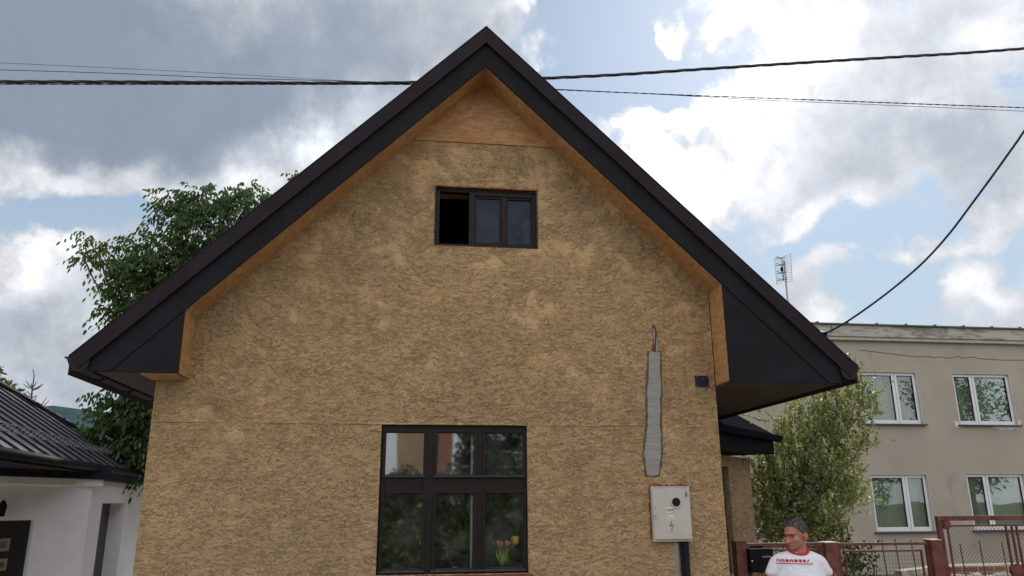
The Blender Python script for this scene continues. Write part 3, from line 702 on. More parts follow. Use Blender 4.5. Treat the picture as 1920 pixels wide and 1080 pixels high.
for yy, w_ in ((968.3, 6), (970.0, 5), (971.7, 6)):
    a = pp(1257, yy); tx.box(a.x, a.x + w_ * .0046, -.0583, -.0578, a.z - .0014, a.z)
tx.build('print', 'ink', dr)
wt = MB()
for i in range(9):
    a = pp(1252 + i * 1.15, 955.4); wt.box(a.x, a.x + .0038, -.0588, -.0583, a.z - .0085, a.z)
wt.build('print', 'white_st', dr)
rectpx(1251.5, 976, 1266, 998, -.0572, -.0562, 'sticker', 'cabinet', dr)
bo = MB(); P_ = [(1258.5, 977), (1260.5, 977.3), (1257.4, 985), (1260, 984.2), (1259.5, 986.5), (1255.5, 987.5)]
P2 = [(1262.2, 982), (1263.6, 982.6), (1260.6, 992.5), (1259.3, 996), (1258.6, 992), (1259.6, 992)]
for Q in (P_, P2): bo.prism([tuple(pp(*q)) for q in Q], (0, .0008, 0))
for i in range(9): a = pp(1252.5 + i * 1.4, 997.2); bo.box(a.x, a.x + .004, -.0583, -.0578, a.z - .003, a.z)
bo.build('lightning_mark', 'ink', dr)
a = pp(1284.5, 921); hk = MB().box(a.x, a.x + .018, -.0625, -.0565, a.z - .05, a.z - .018); hk.box(a.x + .004, a.x + .012, -.061, -.0565, a.z - .017, a.z); hk.build('hinge_plate', 'cabinet_dark', dr, bevel=.002)
cdm = MB(); a = hl(1282, 1016, -.03); cdm.tube([(a.x + .015, -.030, cz0 - .001), (a.x + .015, -.030, .02)], .030, 14); cdm.tube([(a.x - .02, -.022, cz0 - .001), (a.x - .02, -.022, .02)], .018, 12); cdm.build('cable_pipe', 'black', MC, smooth=True)
cf = MB().box(a.x - .085, a.x - .045, -.004, -.0006, .02, cz0 - .002).build('chase_filler', 'cement', MC)

HN = hframe('number_plate'); tag(HN, 'small dark blue enamel number plate screwed to the plaster near the right wall corner', 'house number plate')
A, Bq = hl(1303, 704, -.01), hl(1329.5, 725.5, -.01)
MB().box(A.x, Bq.x, -.012, -.0006, Bq.z, A.z).build('plate', 'plate', HN, bevel=.003)
cx_, cz_ = (A.x + Bq.x) / 2, (A.z + Bq.z) / 2
disc(MB(), cx_ + .004, cz_ + .022, .005, -.0135, -.0122, 10).build('screw', 'screw', HN)
for dx, dz in ((-.054, .046), (.054, .046), (-.054, -.046), (.054, -.046)): disc(MB(), cx_ + dx, cz_ + dz, .0035, -.0135, -.0122, 8).build('screw', 'screw', HN)

# flowers and shell behind the glass, standing on the inner sill
SZ = 1.2622; ty = d_ = .124
TB = hframe('tulip_vase'); fx = hl(941, 1050, ty).x
tag(TB, 'small glass vase with yellow, pink and coral tulips behind the lower right window pane', 'vase of tulips')
MB().tube([(fx, ty, SZ + .001), (fx, ty, SZ + .06), (fx, ty, SZ + .075)], [.020, .014, .017], 14).build('vase', 'glass_clear', TB, smooth=True)
def tulip(px, py, r, mat, lean, big=1.0):
    c = hl(px, py, ty); st = MB(); base = Vector((fx + lean * .004, ty, SZ + .03))
    mid = base.lerp(c, .5) + Vector((-.25 * (c.x - fx), 0, 0)); st.tube([base, mid, c - Vector((0, 0, r * .8))], .0028, 6); st.build('stem', 'stem', TB, smooth=True)
    fl = MB()
    for i in range(5):
        a = i * math.tau / 5 + .3
        fl.ell((c.x + math.cos(a) * r * .28, c.y + math.sin(a) * r * .28, c.z), (r * .62, r * .62, r * 1.15 * big), 8, 7, lambda d: 1 - .35 * max(0, d.z) ** 2)
    fl.build('flower', mat, TB, smooth=True)
tulip(933, 1016, .018, 'petal_g', -1); tulip(939.5, 1018.5, .026, 'petal_o', 0); tulip(950.5, 1017.5, .026, 'petal_p', 1); tulip(955.5, 1018.5, .014, 'petal_g', 1); tulip(966, 1011, .044, 'petal_y', 2, .95)
lf = MB()
for px, py, bx in ((929, 1030, -.006), (935, 1022, -.003), (954, 1026, .006), (944, 1024, .001)):
    c = hl(px, py, ty); b0 = Vector((fx + bx * .3, ty, SZ + .04)); m_ = b0.lerp(c, .55) + Vector((bx, 0, 0))
    lf.add([b0, m_ + Vector((.007, 0, .0)), c, m_ - Vector((.007, .004, 0))], [(0, 1, 2, 3)])
lf.build('leaf', 'stem', TB)
SO = hframe('seashell'); tag(SO, 'small pinkish seashell lying on the sill behind the middle lower pane', 'seashell')
sx = hl(853, 1060, .19).x
MB().ell((sx, .19, SZ + .022), (.028, .016, .022), 18, 12, lambda d: 1 + .10 * math.cos(9 * math.atan2(d.x, d.z))).build('shell', 'shell', SO, smooth=True)
MB().ell((sx + .022, .19, SZ + .012), (.014, .012, .012), 12, 8, lambda d: 1 + .12 * math.cos(7 * math.atan2(d.x, d.y))).build('shell_whorl', 'shell', SO, smooth=True)

# ================================================================== RIGHT: flat roofed house
A2 = hframe('flat_roofed_house'); tag(A2, 'two storey flat roofed house with grey beige render and white twin windows', 'house')
HV = 13.0; x0, x1 = 6.6, 26.0; ztop = 6.36
WN = [(12.80, 14.62, 3.99, 5.48, 1.15), (15.75, 17.60, 3.985, 5.475, .66), (12.765, 14.49, 1.085, 2.605, 1.08), (15.68, 17.50, 1.10, 2.63, .64), (19.2, 21.0, 3.985, 5.475, 1.1), (19.1, 20.9, 1.10, 2.63, 1.1), (8.2, 9.6, 1.10, 2.60, .9)]
hw = MB()
xs = sorted({x0, x1} | {w[0] for w in WN} | {w[1] for w in WN})
for a, b in zip(xs[:-1], xs[1:]):
    z = 0.0
    for w in sorted(WN, key=lambda w: w[2]):
        if w[0] <= a + 1e-6 and b <= w[1] + 1e-6: hw.add([(a, HV, z), (b, HV, z), (b, HV, w[2]), (a, HV, w[2])], [(0, 1, 2, 3)]); z = w[3]
    hw.add([(a, HV, z), (b, HV, z), (b, HV, ztop), (a, HV, ztop)], [(0, 1, 2, 3)])
hw.add([(x0, HV, 0), (x0, HV + 9, 0), (x0, HV + 9, ztop), (x0, HV, ztop), (x1, HV, 0), (x1, HV + 9, 0), (x1, HV + 9, ztop), (x1, HV, ztop)], [(0, 1, 2, 3), (4, 5, 6, 7), (1, 5, 6, 2)])
hw.build('wall', 'house2', A2, recalc=False)
# cornice: plain stained band, pale moulding under it, metal edge on top
MB().box(x0 - .12, x1 + .12, HV - .13, HV + 9.1, ztop + .001, ztop + .10).build('moulding', 'cornice_trim', A2, bevel=.02)
MB().box(x0 - .16, x1 + .16, HV - .17, HV + 9.1, ztop + .101, ztop + .43).build('cornice', 'cornice', A2, bevel=.01)
fl = MB().box(x0 - .22, x1 + .22, HV - .23, HV + 9.2, ztop + .431, ztop + .475)
for i in range(24): fl.box(x0 + .4 + i * .92, x0 + .45 + i * .92, HV - .24, HV - .1, ztop + .47, ztop + .505)
fl.build('roof_edge', 'flash', A2)
cr = random.Random(9)
for wi, (a, b, z0, z1, sp) in enumerate(WN):
    rv = MB(); ry = .14
    for r in ((a - .001, a + .012, z0, z1), (b - .012, b + .001, z0, z1)): rv.box(r[0], r[1], HV - .002, HV + ry, r[2], r[3])
    rv.box(a + .012, b - .012, HV - .0015, HV + ry, z1 - .012, z1 + .001)
    rv.build('reveal', 'reveal', A2)
    f = MB(); fy0, fy1 = HV + .07, HV + .14; w_ = .085; m_ = a + sp
    a1, b1 = a + .013, b - .013; zz1 = z1 - .013
    f.box(a1, a1 + w_, fy0, fy1, z0, zz1); f.box(b1 - w_, b1, fy0, fy1, z0, zz1); f.box(m_ - .085, m_ + .085, fy0 - .004, fy1, z0 + .001, zz1 - .001)
    for p, q in ((a1 + w_, m_ - .085), (m_ + .085, b1 - w_)):
        f.box(p, q, fy0 + .001, fy1, z0, z0 + .115); f.box(p, q, fy0 + .001, fy1, zz1 - w_, zz1)
    fo = f.build('window', 'pvc', A2, bevel=.008)
    gk = MB(); gk.box(m_ - .004, m_ + .004, fy0 - .0062, fy0 - .0045, z0 + .02, zz1 - .02)
    for p, q in ((a1 + w_, m_ - .085), (m_ + .085, b1 - w_)):
        for r in ((p, p + .014, z0 + .115, zz1 - w_), (q - .014, q, z0 + .115, zz1 - w_)): gk.box(r[0], r[1], fy0 + .012, fy0 + .03, r[2], r[3])
        gk.box(p + .0141, q - .0141, fy0 + .012, fy0 + .03, zz1 - w_ - .012, zz1 - w_)
        winpane(p, q, z0 + .115, zz1 - w_, fy0 + .035, fo, 'glass2')
    gk.build('gasket', 'black', fo)
    cu = MB(); n = 60; vs = []
    for i in range(n + 1):
        x = a + .05 + (b - a - .1) * i / n; y = HV + .28 + .018 * math.sin(i * 1.1 + wi) * (1 if wi > 1 else .3)
        vs += [(x, y, z0 + .02), (x, y, zz1 - .02)]
    cu.add(vs, [(2 * i, 2 * i + 2, 2 * i + 3, 2 * i + 1) for i in range(n)]); cu.build('curtain', 'blind', fo, smooth=True, recalc=False)
    MB().box(a - .07, b + .07, HV - .10, HV + .069, z0 - .035, z0 - .0005).build('window_sill', 'sill2', A2, bevel=.004)
# filler patch round the sill of the upper right window
rr = random.Random(5)
def patch(px):
    P = [hl(x, y, HV) for x, y in px]; out = []
    for p, q in zip(P, P[1:] + P[:1]):
        for i in range(5):
            r = p.lerp(q, i / 5); out.append((r.x + rr.uniform(-.02, .02), r.z + rr.uniform(-.02, .02)))
    MB().xz(out, HV - .004, HV - .0008).build('filler_patch', 'patch_white', A2)
patch([(1858, 799), (1911, 799), (1909, 788), (1914, 788), (1913, 803), (1898, 806), (1868, 804)])
patch([(1790, 790), (1797, 791), (1803, 799), (1796, 803), (1791, 800)])
ck = MB(); pts = [hl(x, y, HV - .006) for x, y in [(1612, 656), (1660, 662), (1700, 667), (1732, 669), (1741, 668), (1748, 670.5), (1764, 669), (1776, 671), (1786, 671), (1796, 667.5), (1805, 671.5), (1824, 669), (1834, 672), (1850, 673), (1880, 675), (1925, 675)]]
ck.tube(pts, .007, 5); ck.build('wall_crack', 'groove', A2)
ck = MB(); ck.tube([hl(x, y, HV - .175) for x, y in [(1562, 606), (1558, 612), (1562, 618), (1558, 624)]], .010, 5); ck.tube([hl(x, y, HV - .008) for x, y in [(1560, 634), (1562, 650), (1561, 668)]], .010, 5); ck.build('wall_crack', 'groove', A2)

# television antenna on the flat roof
AN = hframe('television_antenna'); AV = HV + 3.0
tag(AN, 'grid television antenna on a thin mast above the roof slope against the sky', 'antenna')
mb_ = hl(1478, 575, AV); mb0 = Vector((mb_.x + .05, AV, ztop + .44)); mt_ = hl(1470, 488, AV)
MB().tube([mb0, mb_, mt_], .030, 8).build('mast', 'galv', AN, smooth=True)
gm = MB(); ga = [hl(x, y, AV + .05) for x, y in ((1453, 483), (1467, 481.5))]; 
def an(px, py, dy=0): return hl(px, py, AV + dy)
fL = [(1452.5, 483.5), (1456.5, 534)]; fM = [(1466, 483), (1470, 527)]; fR = [(1482.5, 475.5), (1485.5, 528)]
for a, b, d_y in ((fL[0], fL[1], -.15), (fM[0], fM[1], .06), (fR[0], fR[1], -.15)): gm.tube([an(*a, d_y), an(*b, d_y)], .009, 5)
for i in range(13):
    t = i / 12
    pa = an(fL[0][0] + (fL[1][0] - fL[0][0]) * t, fL[0][1] + (fL[1][1] - fL[0][1]) * t, -.15)
    pb = an(fM[0][0] + (fM[1][0] - fM[0][0]) * t, fM[0][1] + (fM[1][1] - fM[0][1]) * t, .06)
    pc = an(fR[0][0] + (fR[1][0] - fR[0][0]) * t, fR[0][1] + (fR[1][1] - fR[0][1]) * t, -.15)
    gm.tube([pa, pb, pc], .006, 4)
gm.build('reflector_grid', 'galv', AN)
dp = MB(); dp.tube([an(1466, 484, -.2), an(1468.5, 526, -.2)], .014, 6)
for py in (484, 497, 512, 525):
    for s_ in (-1, 1):
        cxp = 1466 + (py - 484) * .06; dp.tube([an(cxp, py, -.2), an(cxp - 11, py - 1 + 2 * s_, -.28)], .011, 5); dp.tube([an(cxp, py, -.2), an(cxp + 8, py - 3 + 2 * s_, -.28)], .007, 5)
dp.build('dipole', 'cable', AN); c = an(1466, 505, -.22); MB().ell(c, (.05, .05, .09), 10, 8).build('amplifier_box', 'black', AN, smooth=True)

# ================================================================== LEFT: white bungalow
BG = empty('white_bungalow', (0, 0, 0)); tag(BG, 'white rendered bungalow with black standing seam metal roof and dark garage door', 'house')
az_e = R_(-12.5); ed_ = Vector((math.sin(az_e), math.cos(az_e), 0)); E1 = atY(266, 886, 16.2)
side = Vector((-ed_.y, ed_.x, 0)); th = R_(33); up_s = side * math.cos(th) + Vector((0, 0, math.sin(th)))
rn = ed_.cross(up_s); 
if rn.z < 0: rn = -rn
sil = [hit(x, y, E1, rn) for x, y in [(268, 887), (240, 870), (200, 842), (150, 810), (100, 781), (50, 752), (0, 724), (-150, 640)]]
def coords(p): d = p - E1; return d.dot(ed_), d.dot(up_s)
EN = E1 - ed_ * 8.2
top = coords(sil[-1]); roofpts = [E1 + ed_ * .1] + sil[1:]
tmax = top[1]; roofpts.append(EN + up_s * tmax); roofpts.append(EN)
MB().prism(roofpts, -rn * .05).build('roof', 'seamroof', BG)
hip = [coords(p) for p in sil]
def hip_t(s):   # up-slope length available at along-eave position s
    if s <= hip[-1][0]: return hip[-1][1]
    for (s0, t0), (s1, t1) in zip(hip[:-1], hip[1:]):
        if s1 <= s <= s0: return t1 + (t0 - t1) * (s - s1) / (s0 - s1 + 1e-9)
    return 0
sm = MB(); s = -.25
while s > -8.1:
    t_ = hip_t(s)
    if t_ > .1: a = E1 + ed_ * s; sm.prism([a + ed_ * .010 + rn * .001, a - ed_ * .010 + rn * .001, a - ed_ * .010 + rn * .030, a + ed_ * .010 + rn * .030], up_s * (t_ - .02))
    s -= .52
sm.build('seam', 'seamdark', BG)
MB().tube([p + rn * .03 for p in sil], .055, 8).build('hip_cap', 'seamdark', BG, smooth=True)
# snow guard: two rails and lattice on brackets
sg = MB(); g_a, g_b = coords(hit(-60, 806, E1, rn)), coords(hit(222, 864, E1, rn)); tg_ = max(.45, g_a[1])
def gp(s, t, h): return E1 + ed_ * s + up_s * t + rn * h
s0_, s1_ = -7.8, g_b[0]; t_g = hit(60, 826, E1, rn); t_g = coords(t_g)[1]
print('guard t', g_a, g_b, t_g)
nseg = int((s1_ - s0_) / .18)
for h in (.05, .15): sg.tube([gp(s0_, t_g, h), gp(s1_, t_g, h)], .007, 6)
for i in range(nseg):
    a = s0_ + i * .18; sg.tube([gp(a, t_g, .05), gp(a + .09, t_g, .15), gp(a + .18, t_g, .05)], .0045, 5)
sg.build('snow_guard', 'galv', BG)
gt = MB(); gt.tube([EN + Vector((0, 0, -.05)) - side * .06, E1 + ed_ * .1 + Vector((0, 0, -.05)) - side * .06], .065, 12); gt.build('gutter', 'seamdark', BG, smooth=True)
# walls
K = atY(168, 948, 13.0); K.z = 0; azA = R_(20); dA = -Vector((math.sin(azA), math.cos(azA), 0)); inA = Vector((-math.cos(azA), math.sin(azA), 0))
zf1 = hit(100, 876, K, inA).z; zf0 = hit(100, 896, K, inA).z; zs0 = hit(100, 909.5, K, inA).z
# garage opening
gx1 = hit(64, 976, K, inA); gzt = hit(20, 976, K, inA).z; s_g = (gx1 - K).dot(dA)
wl = MB(); th_ = inA * .3
def wseg(mb, P, d, s0, s1, z0, z1, inn): a, b = P + d * s0, P + d * s1; mb.prism([(a.x, a.y, z0), (b.x, b.y, z0), (b.x, b.y, z1), (a.x, a.y, z1)], inn)
wseg(wl, K, dA, 0, s_g, 0, zf1, th_); wseg(wl, K, dA, s_g, s_g + 2.5, gzt, zf1, th_); wseg(wl, K, dA, s_g + 2.5, 6, 0, zf1, th_)
# side wall B with a deep opening
azB = R_(-12.5); dB = Vector((math.sin(azB), math.cos(azB), 0)); inB = Vector((-math.cos(azB), math.sin(azB), 0))
KB = K + dB * .002; o1 = (hit(190, 960, KB, inB) - KB).dot(dB); o2 = (hit(233, 960, KB, inB) - KB).dot(dB); zo = hit(210, 943.5, KB, inB).z
zB = hit(220, 905, KB, inB).z + .2
wseg(wl, KB, dB, 0, o1, 0, zB, inB * .34); wseg(wl, KB, dB, o1, o2, zo, zB, inB * .34); wseg(wl, KB, dB, o2, 9, 0, zB, inB * .34)
wseg(wl, KB + inB * 8, dB, -3, 9, 0, zB, inB * .3)
wl.build('wall', 'white_wall', BG)
dw = MB(); wseg(dw, KB + inB * .26, dB, o1, o2, 0, zo, inB * .05); dw.build('side_door', 'door_dark', BG)
gdr = MB(); wseg(gdr, K + inA * .06, dA, s_g, s_g + 2.5, 0, gzt, inA * .05); GD = gdr.build('garage_door', 'door_dark', BG)
def gpx(x, y): 
    p = hit(x, y, K + inA * .06, inA); return (p - K).dot(dA), p.z
for (ya, yb, yl) in ((1009, 1035, 0), (1047, 1072, 0), (1086, 1112, 0)):
    sA, zA = gpx(18 - (ya - 1009) * .15, ya); sB, zBq = gpx(-22, yb)
    t_ = MB(); e = .045
    for (p, q, r, w) in ((sA, sB, zA - e, zA), (sA, sB, zBq, zBq + e), (sA, sA + e, zBq + e, zA - e), (sB - e, sB, zBq + e, zA - e)): wseg(t_, K + inA * .035, dA, min(p, q), max(p, q), r, w, inA * .024)
    dwn = t_.build('door_window', 'door_trim', GD); pn = MB(); wseg(pn, K + inA * .05, dA, sA + e, sB - e, zBq + e, zA - e, inA * .006); pn.build('pane', 'glass', GD)
# fascia and white strip over wall A, projecting past the corner
fa = MB(); Kx = K - dA * .25 - inA * .12
wseg(fa, Kx, dA, 0, 6, zf0, zf1 + .02, inA * .3); fa.build('fascia', 'navy_fascia', BG, bevel=.01)
fa = MB(); Kx = K - dA * .16 - inA * .06
wseg(fa, Kx, dA, 0, 6, zs0, zf0 - .002, inA * .2); fa.build('trim_board', 'white_trim', BG, bevel=.006)
fa = MB(); zc1 = hit(220, 891, KB, inB).z; zc0 = hit(220, 905, KB, inB).z; wseg(fa, KB - inB * .08 + dB * .3, dB, 0, 8.6, zc0, zc1 + .1, inB * .2); fa.build('fascia', 'navy_fascia', BG, bevel=.01)
# dark soffit between roof eave and walls
so_ = MB(); zsf = E1.z - .13; a, b = EN + side * .02, E1 + ed_ * .1 + side * .02
so_.prism([(a.x, a.y, zsf), (b.x, b.y, zsf), (*(b + side * 7).xy, zsf), (*(a + side * 7).xy, zsf)], (0, 0, .03)); so_.build('soffit', 'seamdark', BG)
ef = MB(); ef.prism([(a.x, a.y, zsf - .005), (b.x, b.y, zsf - .005), (b.x, b.y, E1.z - .02), (a.x, a.y, E1.z - .02)], side * .03); ef.build('eave_fascia', 'seamdark', BG)
# wall lantern
WLp = hit(-14, 952, K, inA); LN = empty('wall_lantern', WLp); tag(LN, 'small dark wall lantern above the garage door at the left edge', 'wall lamp')
def rel(p): return Vector(p) - WLp
lb = MB(); lb.tube([rel(WLp - inA * .01), rel(WLp - inA * .12 + Vector((0, 0, .03))), rel(WLp - inA * .16 + Vector((0, 0, .10)) - dA * .03)], .012, 8); lb.build('arm', 'black', LN, smooth=True)
lb = MB().tube([(-inA * .16 - dA * .03 + Vector((0, 0, .10))), (-inA * .16 - dA * .03 + Vector((0, 0, .02))), (-inA * .16 - dA * .03 + Vector((0, 0, -.12)))], [.02, .055, .04], 10); lb.build('lamp_shade', 'black', LN)

# ================================================================== cables
def twist(mb, path, rs, off, strands, pitch, seg=.06):
    # resample the path by arc length, then wind strands round it
    P = [Vector(p) for p in path]; out = []
    for i in range(len(P) - 1):
        p0 = P[max(i - 1, 0)]; p1 = P[i]; p2 = P[i + 1]; p3 = P[min(i + 2, len(P) - 1)]
        n = max(2, int((p2 - p1).length / seg))
        for j in range(n):
            t = j / n; out.append(.5 * ((2 * p1) + (-p0 + p2) * t + (2 * p0 - 5 * p1 + 4 * p2 - p3) * t * t + (-p0 + 3 * p1 - 3 * p2 + p3) * t ** 3))
    out.append(P[-1])
    if strands == 1: mb.tube(out, rs, 7); return
    for k_ in range(strands):
        ln_ = 0; q = []
        for i, p in enumerate(out):
            t = (out[min(i + 1, len(out) - 1)] - out[max(i - 1, 0)]).normalized(); a = Vector((0, 0, 1)) - t * t.z; a.normalize(); b = t.cross(a)
            if i: ln_ += (p - out[i - 1]).length
            ph = ln_ / pitch * math.tau + k_ * math.tau / strands
            q.append(p + (a * math.cos(ph) + b * math.sin(ph)) * off)
        mb.tube(q, rs, 6)
def cable(name, label, path, r, off=0, strands=1, pitch=.6, group=None):
    E_ = hframe(name); tag(E_, label, 'cable', group); mb = MB(); twist(mb, path, r, off, strands, pitch); mb.build('strand', 'cable', E_, smooth=True); return E_
def cpath(pts, v, v1=None): 
    n = len(pts); return [hl(x, y, v if v1 is None else v + (v1 - v) * i / (n - 1)) for i, (x, y) in enumerate(pts)]
cable('power_cable', 'thick twisted black cable bundle crossing the whole sky behind the roof peak', cpath([(-1500, 120), (-260, 151), (-60, 153), (200, 153.5), (450, 155), (640, 156), (780, 154.5), (900, 151), (1015, 147), (1160, 140), (1320, 129.5), (1500, 118), (1680, 107), (1800, 100), (1920, 91), (2150, 72), (3300, -60)], 2.6), .0125, .0125, 3, .95)
cable('power_cable', 'thin twisted cable just below the thick bundle, dropping gently to the right', cpath([(-1500, 135), (-260, 156), (0, 157.5), (300, 158), (600, 158), (780, 158.5), (900, 162), (1040, 168), (1250, 177), (1450, 184.5), (1700, 194), (1920, 202), (2150, 210), (3300, 250)], 3.2), .0055, .0055, 2, .30)
cable('telephone_wire', 'lowest thin wire at right, just under the thin twisted cable', cpath([(1000, 165), (1200, 175), (1420, 187), (1600, 194.5), (1750, 201), (1920, 208.5), (2150, 218), (3300, 260)], 3.4), .0048)
cable('telephone_wire', 'uppermost hair thin wire in the sky at the left', cpath([(-1500, 40), (-260, 108), (0, 118), (200, 127), (400, 137), (600, 149), (700, 153.5), (800, 157)], 3.5), .0032)
cable('telephone_wire', 'second thin wire from the top in the sky at the left', cpath([(-1500, 70), (-260, 125), (0, 131), (200, 137), (400, 145), (600, 151), (800, 157)], 3.7), .0052)
SCp = [hl(1546, 626, -.36), hl(1585, 605, -.6), hl(1640, 567, -.9), hl(1690, 528, -1.1), hl(1735, 488, -1.3), hl(1780, 438, -1.5), hl(1820, 385, -1.7), hl(1860, 331, -1.9), hl(1890, 289, -2.05), hl(1922, 243, -2.2), hl(2000, 120, -2.6)]
cable('service_cable', 'black cable curving up from the right roof slope to the right edge of the picture', SCp, .0095)
IN = hframe('cable_insulator'); tag(IN, 'small insulator clamp holding the service cable on the right roof edge', 'cable clamp')
p = hl(1546, 626, -.36); MB().ell(p, (.030, .030, .024), 12, 8).build('clamp', 'black', IN, smooth=True); MB().tube([p + Vector((-.05, .01, .012)), p + Vector((-.015, 0, .012))], .017, 10).build('insulator', 'ceramic', IN, smooth=True)
MB().tube([p + Vector((-.05, .01, .0)), p + Vector((-.10, .03, -.06))], .008, 8).build('bracket', 'galv', IN, smooth=True)
exec_marker = 0

# ================================================================== trees
def limb(mb, a, b, r0, r1, seed=0, n=6, wob=.12):
    rr = random.Random(seed); a = Vector(a); b = Vector(b); L_ = (b - a).length; pts = []
    for i in range(n + 1):
        t = i / n; p = a.lerp(b, t); w = math.sin(t * math.pi) * wob * L_
        pts.append(p + Vector((rr.uniform(-1, 1), rr.uniform(-1, 1), rr.uniform(-.3, 1.0))) * w * .5)
    mb.tube(pts, [r0 + (r1 - r0) * i / n for i in range(n + 1)], 7); return pts
def blob_points(blobs, dens, shell=.55):
    """points spread through ellipsoidal clumps, denser to the outside"""
    P = []; O = []
    for (c, r) in blobs:
        n = max(12, int(dens * (r[0] * r[1] * r[2]) ** (2 / 3)))
        d = rdir(n); rad = npr.uniform(shell ** 3, 1, n) ** (1 / 3)
        k_ = 1 + .22 * np.sin(d[:, 0] * 5 + c[0]) * np.cos(d[:, 2] * 4 + c[1])
        P.append(np.array(c) + d * (rad * k_)[:, None] * np.array(r)); O.append(d)
    return np.concatenate(P), np.concatenate(O)
# walnut: drooping compound leaves
WY = 15.5
def wb(px, py, rp, dy=0.0, e=.85):
    Y = WY + dy; c = atY(px, py, Y); r = rp / 1440 * Y; return (tuple(c), (r, r * 1.0, r * e))
WT = empty('walnut_tree', (atY(420, 700, WY).x, WY, 0)); tag(WT, 'large dark green walnut tree rising behind the left slope of the roof', 'tree')
wbl = [wb(395, 440, 62), wb(340, 400, 40), wb(318, 372, 22), wb(372, 372, 30), wb(440, 400, 38), wb(400, 375, 28), wb(300, 470, 42), wb(345, 500, 60), wb(280, 520, 42), wb(255, 455, 18), wb(290, 445, 18),
       wb(470, 372, 28), wb(462, 350, 14), wb(485, 372, 18), wb(500, 390, 22), wb(250, 545, 38), wb(225, 500, 22), wb(205, 530, 14), wb(178, 468, 15), wb(165, 445, 8), wb(195, 482, 14), wb(158, 485, 11), wb(210, 463, 7), wb(240, 500, 18),
       wb(205, 590, 17), wb(235, 592, 18), wb(262, 575, 28), wb(300, 560, 50), wb(360, 560, 60), wb(430, 480, 70, .5), wb(270, 500, 30),
       wb(557, 333, 7, .5), wb(568, 350, 12, .5), wb(520, 420, 50, .8), wb(560, 440, 60, 1.2),
       wb(245, 745, 35, 0), wb(210, 760, 22), wb(185, 775, 14), wb(175, 800, 14), wb(200, 808, 22), wb(190, 738, 12), wb(240, 790, 38), wb(265, 770, 40), wb(225, 830, 30), wb(260, 840, 36), wb(285, 880, 40), wb(290, 820, 50, .5), wb(330, 780, 70, .6),
       wb(450, 560, 100, 1.5), wb(380, 660, 110, 1.2), wb(520, 560, 120, 2.2), wb(480, 700, 120, 1.8), wb(330, 690, 70, .4), wb(620, 560, 90, 2.5), wb(560, 690, 110, 5.5), wb(500, 720, 100, 6), wb(620, 660, 90, 6), wb(530, 620, 90, 7), wb(450, 740, 90, 5), wb(400, 800, 90, 1.0)]  # farthest-back clumps are unseen, added to shade the bungalow's side wall
base_, outd = blob_points(wbl, 620)
nS = len(base_); print('walnut sprigs', nS)
ax = outd * np.array([1, 1, .35]) + rdir(nS) * .55; ax[:, 2] += .05; ax /= np.linalg.norm(ax, axis=1, keepdims=True)
LB, LA, LS = [], [], []
L_r = npr.uniform(.24, .40, nS)
for j in range(7):
    t = (0.25 + .25 * (j // 2)) if j < 6 else 1.0
    droop = -(t ** 2) * .5
    pos = base_ + ax * (L_r * t)[:, None]; pos[:, 2] += droop * L_r
    sidev = np.cross(ax, np.array([0, 0, 1.])); sidev /= np.linalg.norm(sidev, axis=1, keepdims=True) + 1e-6
    if j < 6: dirv_ = sidev * (1 if j % 2 else -1) * .75 + ax * .45
    else: dirv_ = ax.copy()
    dirv_ = dirv_ + npr.normal(size=(nS, 3)) * .18; dirv_[:, 2] -= npr.uniform(.9, 1.9, nS); dirv_ /= np.linalg.norm(dirv_, axis=1, keepdims=True)
    ln_ = npr.uniform(.088, .140, nS) * (1.15 if j == 6 else 1)
    sv = np.cross(dirv_, rdir(nS)); sv /= np.linalg.norm(sv, axis=1, keepdims=True) + 1e-6
    LB.append(pos); LA.append(dirv_ * ln_[:, None]); LS.append(sv * (ln_ * .19)[:, None])
wo = np.array(WT.location)
leaves('crown', (np.concatenate(LB) - wo, np.concatenate(LA), np.concatenate(LS)), 'walnut', WT)
tm = MB(); O_ = Vector(WT.location); f0 = Vector((0, 0, 2.3)); limb(tm, (0, 0, -.05), f0, .24, .19, 1, 5, .05)
for i, (c, r) in enumerate(wbl):
    c = Vector(c) - O_
    if r[0] < .2 or i % 2 == 0:
        st = f0.lerp(Vector((c.x * .35, c.y * .35, max(2.4, c.z * .6))), .8); limb(tm, f0, st, .12, .06, i + 50, 4, .06); limb(tm, st, c, .055, .010, i, 6, .10)
tm.build('trunk', 'bark', WT, smooth=True)

# orchard tree between the houses, small pale leaves, upright shoots
AY = 12.6
def ab(px, py, rp, dy=0.0, e=1.0):
    Y = AY + dy; c = atY(px, py, Y); r = rp / 1440 * Y; return (tuple(c), (r, r * .8, r * e))
AT = empty('orchard_tree', (atY(1475, 900, AY).x, AY, 0)); tag(AT, 'bushy light green fruit tree between the plaster house and the flat roofed house', 'tree')
abl = [ab(1500, 830, 50), ab(1540, 785, 42), ab(1580, 770, 42), ab(1600, 740, 30), ab(1625, 770, 24), ab(1590, 815, 42), ab(1545, 850, 55), ab(1490, 880, 55), ab(1440, 910, 38), ab(1430, 880, 26), ab(1460, 950, 50), ab(1520, 930, 60), ab(1570, 900, 45), ab(1590, 935, 22),
       ab(1550, 965, 45), ab(1500, 990, 55), ab(1450, 990, 36), ab(1560, 995, 22), ab(1615, 850, 14), ab(1632, 830, 9), ab(1605, 870, 10), ab(1640, 745, 12), ab(1645, 800, 7), ab(1590, 700, 9), ab(1597, 680, 6), ab(1560, 735, 18), ab(1420, 840, 20), ab(1470, 820, 26), ab(1510, 780, 20), ab(1495, 770, 12),
       ab(1530, 900, 90, .9), ab(1480, 940, 80, 1.0), ab(1440, 765, 12, 1.2, .5), ab(1405, 775, 16, 1.2, .5), ab(1425, 945, 36), ab(1415, 1000, 30), ab(1500, 1080, 90, .3), ab(1560, 1050, 50)]
